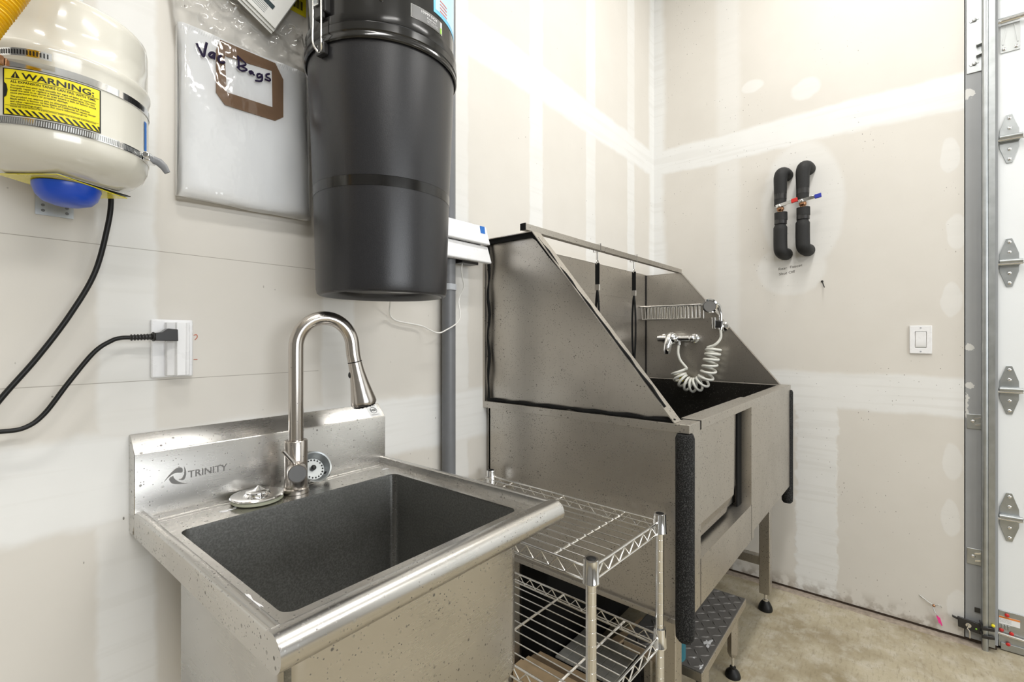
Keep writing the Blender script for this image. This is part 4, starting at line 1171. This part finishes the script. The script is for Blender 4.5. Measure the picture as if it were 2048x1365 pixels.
# valve cap and folded tags under the tank
MB().lathe([(0, 1.3935), (.016, 1.3940), (.028, 1.3985), (.0345, 1.4060), (.0385, 1.4180), (.0385, 1.4215), (0, 1.4225)], (TX + .004, TYc + .004, 0), n=32).build('valve_cap', M['blue'], tk)
m = MB()
m.obox((TX + .004, TYc + .010, 1.4228), (.044, .030, -.001), (-.026, .036, .0012), (0, 0, .0006))
part_label(m.build('card_tag', M['yellow'], tk), 'yellow folded card tag')
m = MB(); m.obox((TX + .010, TYc + .012, 1.4250), (.046, .026, .000), (-.022, .036, .0012), (0, 0, .0005)); part_label(m.build('card_tag', M['ink'], tk), 'black card tag')
m = MB(); m.obox((TX + .010, TYc + .012, 1.4262), (.046, .026, .000), (-.022, .036, .0012), (0, 0, .0004)); part_label(m.build('card_tag', M['paper'], tk), 'white card tag')
# bracket plates on the wall
m = MB(); m.box(.1027, .1480, -.0025, -.0003, 1.397, 1.55); bp = m.build('mounting_plate', M['galv'], tk)
m = MB()
for x in (.1115, .140):
    for z in (1.4045, 1.4130, 1.4220): m.lathe([(0, .0006), (.0019, .0006), (.0024, 0)], (x, -.0025, z), (0, -1, 0), 12)
m.build('plate_hole', M['pvc'], bp)
m = MB(); m.box(.128, .160, -.003, -.0003, 1.700, 1.802); m.box(.115, .150, -.05, -.003, 1.600, 1.603); m.build('mounting_plate', M['galv_dull'], tk)

# yellow corrugated tubing
m = MB(); P = [Vector((.020, -.2600, 1.500)), Vector((.0281, -.2600, 1.5376)), Vector((.052, -.2600, 1.5959)), Vector((.0774, -.2600, 1.6581)), Vector((.115, -.24, 1.75)), Vector((.125, -.19, 1.85))]
sp_ = smooth_path(P, 60); path = []; rs = []
acc = 0
for i, p in enumerate(sp_):
    if i: acc += (p - sp_[i - 1]).length
    path.append(p); rs.append(.0158 + .0013 * math.sin(acc / .0042 * 2 * PI))
m.tube(path, rs, 20)
props(m.build('corrugated_tube', M['yellow_hose'], None, tuple(P[0])), 'yellow corrugated tubing passing in front of the cream tank', 'tube')

# ------------------------------------------------------------------ bag pack on the wall
bg = thing('vacuum_bag_pack', 'clear plastic pack of white vacuum bags hung on left wall', 'vacuum bag pack', (.42, 0, 1.62))
BX0, BX1, BZ0, BZ1 = .2905, .5500, 1.468, 1.797
def fab(u, v):
    x = BX0 + (BX1 - BX0) * u + .004 * math.sin(v * 3) * (1 - u); z = BZ0 + (BZ1 - BZ0) * v + .006 * u * v + .002 * math.sin(u * 9)
    e = min(u, 1 - u, v * 1.2, 1.02 - v)
    d = .011 + .011 * min(1, max(0, e) / .07) ** .5
    d += .0016 * math.sin(u * 7 + v * 3) + .002 * math.sin(v * 9 - u * 4) * (1 - v)
    return (x, -d - .002, z)
m = MB(); m.grid(fab, 40, 50); m.box(BX0 + .0015, BX1 - .0015, -.0125, -.001, BZ0 + .002, BZ1 - .003); m.build('folded_bags', M['fabric'], bg, smooth=70, recalc=False)
m = MB()
for k in range(60):
    u = k / 60
    p = Vector(fab(.02 + u * .96, .972)); m.obox(p + Vector((0, -.0012, 0)), (.0012, 0, .004), (.0003, 0, -.0001), (0, .0004, 0))
m.build('stitching', M['label_white'], bg)
out = [(.3605, 1.791), (.4676, 1.7923), (.4848, 1.7638), (.4848, 1.6816), (.4676, 1.6679), (.3695, 1.6652), (.3534, 1.6838), (.3534, 1.7678)]
inn = [(.3686, 1.763), (.4603, 1.7728), (.4607, 1.765), (.4624, 1.6951), (.4560, 1.6945), (.3723, 1.6914), (.3721, 1.697), (.3688, 1.757)]
m = MB(); m.ring(out, inn, lambda x, z, y: (x, y, z), -.0268, -.0240); m.build('card_collar', M['card'], bg, smooth=0)
# plastic film, longer than the bags, crinkled at the top
def filmf(u, v):
    x0 = .2715 + .018 * min(1, (1 - v) / .35) ; x1 = .5450 - .004 * v + .009 * (1 - v)
    x = x0 + (x1 - x0) * u; z = 1.461 + (1.905 - 1.461) * v + .008 * u * (1 - v)
    e = min(u, 1 - u, v)
    d = .010 + .0185 * min(1, e / .04) ** .5
    if v > .74:
        k = (v - .74) / .26
        d = d * (1 - k * .55) + k * (.004 * math.sin(u * 26 + v * 30) + .004 * math.sin(u * 47 - v * 61) + .003 * math.sin(u * 11 + v * 90))
    if v <= .74: d += .0009 * math.sin(u * 23 + 2 * v) * math.sin(v * 17)
    return (x, -max(d, .0015) - .0008, z)
m = MB(); m.grid(filmf, 90, 110); m.build('plastic_film', M['film'], bg, smooth=80, recalc=False)
strokes = [[(.3182, 1.762), (.3243, 1.7508), (.3299, 1.7421), (.3324, 1.756), (.3355, 1.7717)], [(.3482, 1.7577), (.3431, 1.7554), (.3395, 1.7494), (.3431, 1.7461), (.3475, 1.7524), (.3488, 1.7587), (.3475, 1.7445)],
           [(.3611, 1.7587), (.3562, 1.7521), (.3579, 1.7449), (.3631, 1.7451), (.3674, 1.7485)], [(.3913, 1.7707), (.3927, 1.7606), (.3927, 1.7479)], [(.3899, 1.7709), (.3989, 1.7664), (.4062, 1.7607), (.3962, 1.7529), (.3927, 1.7517)],
           [(.3962, 1.7529), (.4081, 1.7517), (.4031, 1.7465), (.3962, 1.7442), (.3893, 1.7489)], [(.4187, 1.7523), (.4133, 1.749), (.4156, 1.7454), (.4195, 1.7514), (.4205, 1.7465), (.4238, 1.7468)],
           [(.4355, 1.7537), (.4292, 1.7502), (.4296, 1.7435), (.4362, 1.7486), (.4374, 1.7545), (.4389, 1.7467), (.4355, 1.7386), (.4242, 1.7351)], [(.4545, 1.7622), (.4474, 1.7576), (.4474, 1.7526), (.4545, 1.7517), (.4534, 1.7471), (.4434, 1.7459)]]
m = MB()
for i, L in enumerate(strokes):
    r_ = .0023 if i < 3 else .0019
    m.tube(smooth_path([(x, -.0308, z) for x, z in L], 5), r_, 8, flat=.25, up=(0, 0, 1))
m.build('handwriting', M['marker'], bg)

# papers hung higher up
pp = thing('manual_sheets', 'stack of printed white manual pages hung at top of left wall', 'papers', (.45, -.01, 1.86))
e1 = Vector((-.885, 0, .465)); e2 = Vector((.465, 0, .885)); yv = Vector((0, -1, 0))
cor = Vector((.4630, 0, 1.8575))
def page(c0, off, L1=.215, L2=.28): 
    m = MB(); c = c0 + e1 * L1 / 2 + e2 * L2 / 2 + yv * off
    m.obox(c, e1 * L1 / 2, e2 * L2 / 2, yv * .0008); return m
page(cor + Vector((-.004, 0, -.006)), .027).build('page', M['paper'], pp, smooth=0)
page(cor + Vector((-.001, 0, -.002)), .031).build('page', M['paper'], pp, smooth=0)
tp_ = page(cor + Vector((.000, 0, .004)), .035).build('page', M['paper'], pp, smooth=0)
m = MB(); c0 = cor + Vector((0, 0, .004)) + yv * .0362
m.obox(c0 + e1 * .150 + e2 * .036, e1 * .128, e2 * .0055, yv * .0002); m.build('printed_band', M['dark_print'], pp, smooth=0)
m = MB()
for k in range(5): m.obox(c0 + e1 * .13 + e2 * (.010 + k * .0042), e1 * .10, e2 * .0005, yv * .0002)
for k in range(9): m.obox(c0 + e1 * .13 + e2 * (.050 + k * .006), e1 * .10, e2 * .0004, yv * .0002)
m.build('printed_lines', M['print'], pp, smooth=0)
yl = thing('yellow_label', 'small yellow barcode label on left wall behind the black vacuum', 'label', (.53, 0, 1.955))
m = MB(); m.box(.512, .549, -.0012, -.0003, 1.944, 2.00); m.build('label_sheet', M['yellow'], yl, smooth=0)
m = MB()
for k in range(8): m.box(.520 + k * .0028, .5213 + k * .0028 + (.0006 if k % 3 == 0 else 0), -.0016, -.0012, 1.955, 1.975)
m.build('barcode', M['ink'], yl, smooth=0)

# ------------------------------------------------------------------ central vacuum
VX, VY = .628, -.190
vc = thing('central_vacuum', 'tall black canister vacuum mounted high on left wall', 'vacuum', (VX, VY, 1.288))
c0 = (VX, VY, 0)
prof = [(.1150, 1.2960), (.1250, 1.2885), (.1310, 1.2880), (.1360, 1.2915), (.1378, 1.3000), (.1382, 1.315), (.1432, 1.489), (.1432, 1.4895)]
m = MB(); m.lathe([(.1060, 1.3120), (.1100, 1.3000)] + prof + [(.1432, 1.510), (.1440, 1.5105), (.1545, 1.768)], c0, n=96); cn = m.build('canister', M['vac'], vc, smooth=40)
m = MB(); m.lathe([(.14365, 1.4900), (.1443, 1.5100)], c0, n=96); m.build('gloss_band', M['black_gloss'], cn)
m = MB(); m.lathe([(0, 1.3020), (.095, 1.3020), (.1085, 1.3090)], c0, n=64); m.build('base_recess', M['black_plastic'], cn)
m = MB(); m.lathe([(0, 1.2985), (.040, 1.2990), (.052, 1.3020)], (VX + .020, VY - .045, 0), n=40); m.build('base_disc', M['pvc_lite'], cn)
m = MB(); m.lathe([(.1545, 1.763), (.1580, 1.761), (.1602, 1.7640), (.1602, 1.7690), (.1590, 1.7715), (.1590, 1.7745), (.1606, 1.7770), (.1606, 1.7905), (.1590, 1.7925), (.1595, 1.7945), (.1595, 1.8080), (.1545, 1.8110)], c0, n=96)
m.build('rim_band', M['black_gloss'], vc, smooth=30)
m = MB(); m.lathe([(.1530, 1.808), (.1530, 2.18), (.148, 2.20), (0, 2.205)], c0, n=96); m.build('motor_housing', M['black_gloss'], vc, smooth=40)
def VP(az, z, off=0, R_=.153):
    t = math.radians(az); return Vector((VX + (R_ + off) * math.cos(t), VY + (R_ + off) * math.sin(t), z))
# azimuth 234 = towards the camera, smaller/larger turns right/left
m = MB()
azl = 162
t = math.radians(azl + 27); rad = Vector((math.cos(t), math.sin(t), 0)); tan = Vector((-math.sin(t), math.cos(t), 0))
b0 = Vector((VX, VY, 0)) + rad * .158
m.obox(b0 + Vector((0, 0, 1.862)), tan * .016, rad * .008, (0, 0, .045)); m.obox(b0 + rad * .006 + Vector((0, 0, 1.835)), tan * .011, rad * .005, (0, 0, .030))
la = m.build('latch', M['black_plastic'], vc, bevel=.003)
m = MB()
for sgn in (-1, 1):
    m.tube(smooth_path([b0 + tan * sgn * .011 + rad * .012 + Vector((0, 0, 1.868)), b0 + tan * sgn * .012 + rad * .012 + Vector((0, 0, 1.80)), b0 + tan * sgn * .012 + rad * .012 + Vector((0, 0, 1.762)), b0 + tan * sgn * .005 + rad * .006 + Vector((0, 0, 1.745)), b0 + tan * 0 + rad * .006 + Vector((0, 0, 1.742))], 5), .0020, 8)
m.build('latch_wire', M['chrome_wire'], la)
m = MB(); m.obox(b0 + rad * .0015 + Vector((0, 0, 1.750)), tan * .012, rad * .006, (0, 0, .011)); m.build('latch_hook', M['black_plastic'], vc, bevel=.002)
m = MB(); m.obox(b0 + rad * .014 + Vector((0, 0, 1.845)), tan * .006, rad * .002, (0, 0, .018)); m.build('latch_lever', M['chrome'], la, bevel=.001)
def vpatch(m, a0, a1, z0, z1, off, n=16): m.grid(lambda u, v: VP(a0 + (a1 - a0) * u, z0 + (z1 - z0) * v, off), n, 1); return m
N0, N1 = 254.0, 284.0
np_ = vpatch(MB(), N0, N1, 1.822, 1.848, .0006).build('name_plate', M['chrome'], vc)
vpatch(MB(), N0 + .6, N1 - .6, 1.8228, 1.8472, .0009).build('plate_ground', M['grey_label'], np_)
m = MB()
def VT(s_, a0, z, cap, deg):
    vs, fs, wd = text_geo(s_); m.add([VP(a0 + x * deg / wd, z + y * cap / .7, .0013) for x, y in vs], fs)
VT('10999 0424', N0 + 8.5, 1.8395, .0052, 15); VT('Express', N0 + 13.5, 1.8335, .0032, 9); VT('central vacuum system', N0 + 13.5, 1.8295, .0016, 11); VT('120 V  60 Hz  12 A', N0 + 13.5, 1.8265, .0016, 11)
m.build('plate_print', M['label_white'], np_, recalc=False, smooth=0)
vpatch(MB(), N1 - 2.6, N1 - 1.0, 1.8234, 1.8350, .0013, 3).build('green_mark', M['lime'], np_)
vpatch(MB(), N1 - 2.6, N1 - 1.0, 1.8350, 1.8465, .0013, 3).build('white_mark', M['label_white'], np_)
ps = vpatch(MB(), 274, 316, 1.858, 1.98, .0006).build('promo_sticker', M['sky_blue'], vc)
vpatch(MB(), 276, 316, 1.8655, 1.98, .0009).build('sticker_ground', M['pale_blue'], ps)
m = MB()
for k in range(4): vpatch(m, 281, 291, 1.868 + k * .007, 1.8705 + k * .007, .0013)
m.build('flag_stripes', M['flag_red'], ps, recalc=False)
m = MB(); m.lathe([(0, .004), (.0045, .004), (.0055, 0)], VP(233, 1.8415), (math.cos(math.radians(233)), math.sin(math.radians(233)), 0), 12); m.build('screw', M['chrome'], vc)

# ------------------------------------------------------------------ grey conduit, white controller box and wires
cd = thing('conduit', 'grey vertical conduit pipe on left wall beside the dog tub', 'conduit', (.977, -.026, 0))
MB().cyl((.977, -.026, 0), (.977, -.026, 3.39), .0205, n=28).build('pipe', M['pvc'], cd)
m = MB(); zc = 1.349
arcp = [(.977 + .0232 * math.cos(a_), -.026 - .0232 * math.sin(a_)) for a_ in [PI * k / 14 for k in range(15)]]
inn_ = [(.977 + .0207 * math.cos(a_), -.026 - .0207 * math.sin(a_)) for a_ in [PI * k / 14 for k in range(15)]]
m.prism(arcp + inn_[::-1], XY, zc - .009, zc + .009); m.box(.935, .9545, -.010, -.001, zc - .009, zc + .009); m.box(1.000, 1.004, -.026, -.001, zc - .009, zc + .009)
m.build('pipe_strap', M['pvc_lite'], cd, bevel=.001)
MB().sphere((.943, -.012, zc - .002), .0055, 10, 6).build('screw', M['galv_dull'], cd)
wb = thing('controller_box', 'white plastic controller box on left wall behind the vacuum', 'control box', (1.03, -.03, 1.43))
WX0, WX1 = .850, 1.106
def wbx(z): return WX1 - .000 + .016 * (1.548 - z) / .115
m = MB()
def slab(z0, z1):
    y = lambda z: -.026 - .030 * (1.548 - z) / .115
    m.add([(WX0, -.0475, z0), (wbx(z0), -.0475, z0), (wbx(z1), -.0475, z1), (WX0, -.0475, z1), (WX0, -.072, z0), (wbx(z0), -.072, z0), (wbx(z1), -.060, z1), (WX0, -.060, z1)],
          [(0, 1, 2, 3), (4, 7, 6, 5), (0, 4, 5, 1), (3, 2, 6, 7), (1, 5, 6, 2), (0, 3, 7, 4)])
slab(1.4320, 1.4870); lo_ = m.build('lower_cover', M['white'], wb, bevel=.005, seg=3)
m = MB(); slab(1.4895, 1.548); m.build('upper_cover', M['white'], wb, bevel=.004, seg=3)
MB().box(1.003, 1.094, -.0485, -.003, 1.4400, 1.5400).build('box_back', M['black_plastic'], wb, bevel=.004)
m = MB(); m.obox((1.0855, -.0632, 1.5335), (.0105, 0, 0), (0, -.0016, -.0125), (0, -.0006, .0001)); part_label(m.build('tape_square', M['blue_tape'], wb, smooth=0), 'blue tape square')
m = MB(); m.box(1.005, 1.075, -.055, -.02, 1.424, 1.441); m.build('cable_entry', M['black_plastic'], wb)
m = MB(); m.tube(smooth_path([(.735, -.06, 1.335), (.7539, -.046, 1.3103), (.7745, -.012, 1.2655), (.7957, -.008, 1.2462), (.84, -.008, 1.2385), (.8862, -.010, 1.2318), (.900, -.030, 1.220), (.9142, -.046, 1.2122), (.9392, -.050, 1.2182), (.9997, -.048, 1.252), (1.0251, -.020, 1.3138), (1.0359, -.030, 1.3529), (1.025, -.036, 1.380), (1.0166, -.040, 1.4046), (1.0200, -.040, 1.428)], 8), .0020, 8)
props(m.build('white_wire', M['white_wire'], None, (.9, -.03, 1.22)), 'thin white wire sagging across the grey conduit below the vacuum', 'wire')

# ------------------------------------------------------------------ ceiling lamps
def lamp(x, y, rot, lab, L=1.22, W_=.16):
    t = thing('ceiling_light', lab, 'ceiling light', (x, y, ZC - .05), rot, 'garage ceiling lights')
    MT = ROOT[t]
    m = MB(MT); m.box(-L / 2, L / 2, -W_ / 2 - .01, W_ / 2 + .01, .02, .048); m.build('lamp_housing', M['lamp_body'], t)
    m = MB(MT); m.box(-L / 2 + .01, L / 2 - .01, -W_ / 2, W_ / 2, -.005, .0195); m.build('diffuser', M['lamp'], t, smooth=0)
    ld = bpy.data.lights.new('lamp_light', 'AREA'); ld.shape = 'RECTANGLE'; ld.size = L; ld.size_y = W_; ld.energy = POW; ld.color = (1, .985, .955)
    lo = bpy.data.objects.new('lamp_light', ld); COL.objects.link(lo); lo.parent = t; lo.location = (0, 0, -.008)
POW = 25
lamp(1.55, -1.05, 0, 'long white ceiling light near the tub corner')
lamp(-.35, -1.10, 0, 'long white ceiling light above the sink wall')
lamp(1.55, -3.0, 0, 'long white ceiling light near the garage door, away from the tub')
lamp(-.75, -3.0, 0, 'long white ceiling light at the far end of the garage')

# ------------------------------------------------------------------ world, camera, view
wd = bpy.data.worlds.new('world'); SC.world = wd; wd.use_nodes = True
wd.node_tree.nodes['Background'].inputs[0].default_value = (.9, .93, 1, 1); wd.node_tree.nodes['Background'].inputs[1].default_value = .3
cam = bpy.data.cameras.new('camera'); co = bpy.data.objects.new('camera', cam); COL.objects.link(co)
cam.sensor_width = 36; cam.lens = 946.2 / 2048 * 36; cam.shift_y = -(682.5 - 674.5) / 2048; cam.clip_start = .02
az = math.radians(39.283)
co.location = (0, -1.07, 1.2); co.rotation_euler = (math.radians(90), 0, az - math.radians(90))
SC.camera = co
SC.view_settings.view_transform = 'Standard'; SC.view_settings.look = 'None'; SC.view_settings.gamma = 1
SC.view_settings.use_curve_mapping = False
SC.view_settings.exposure = 0.02
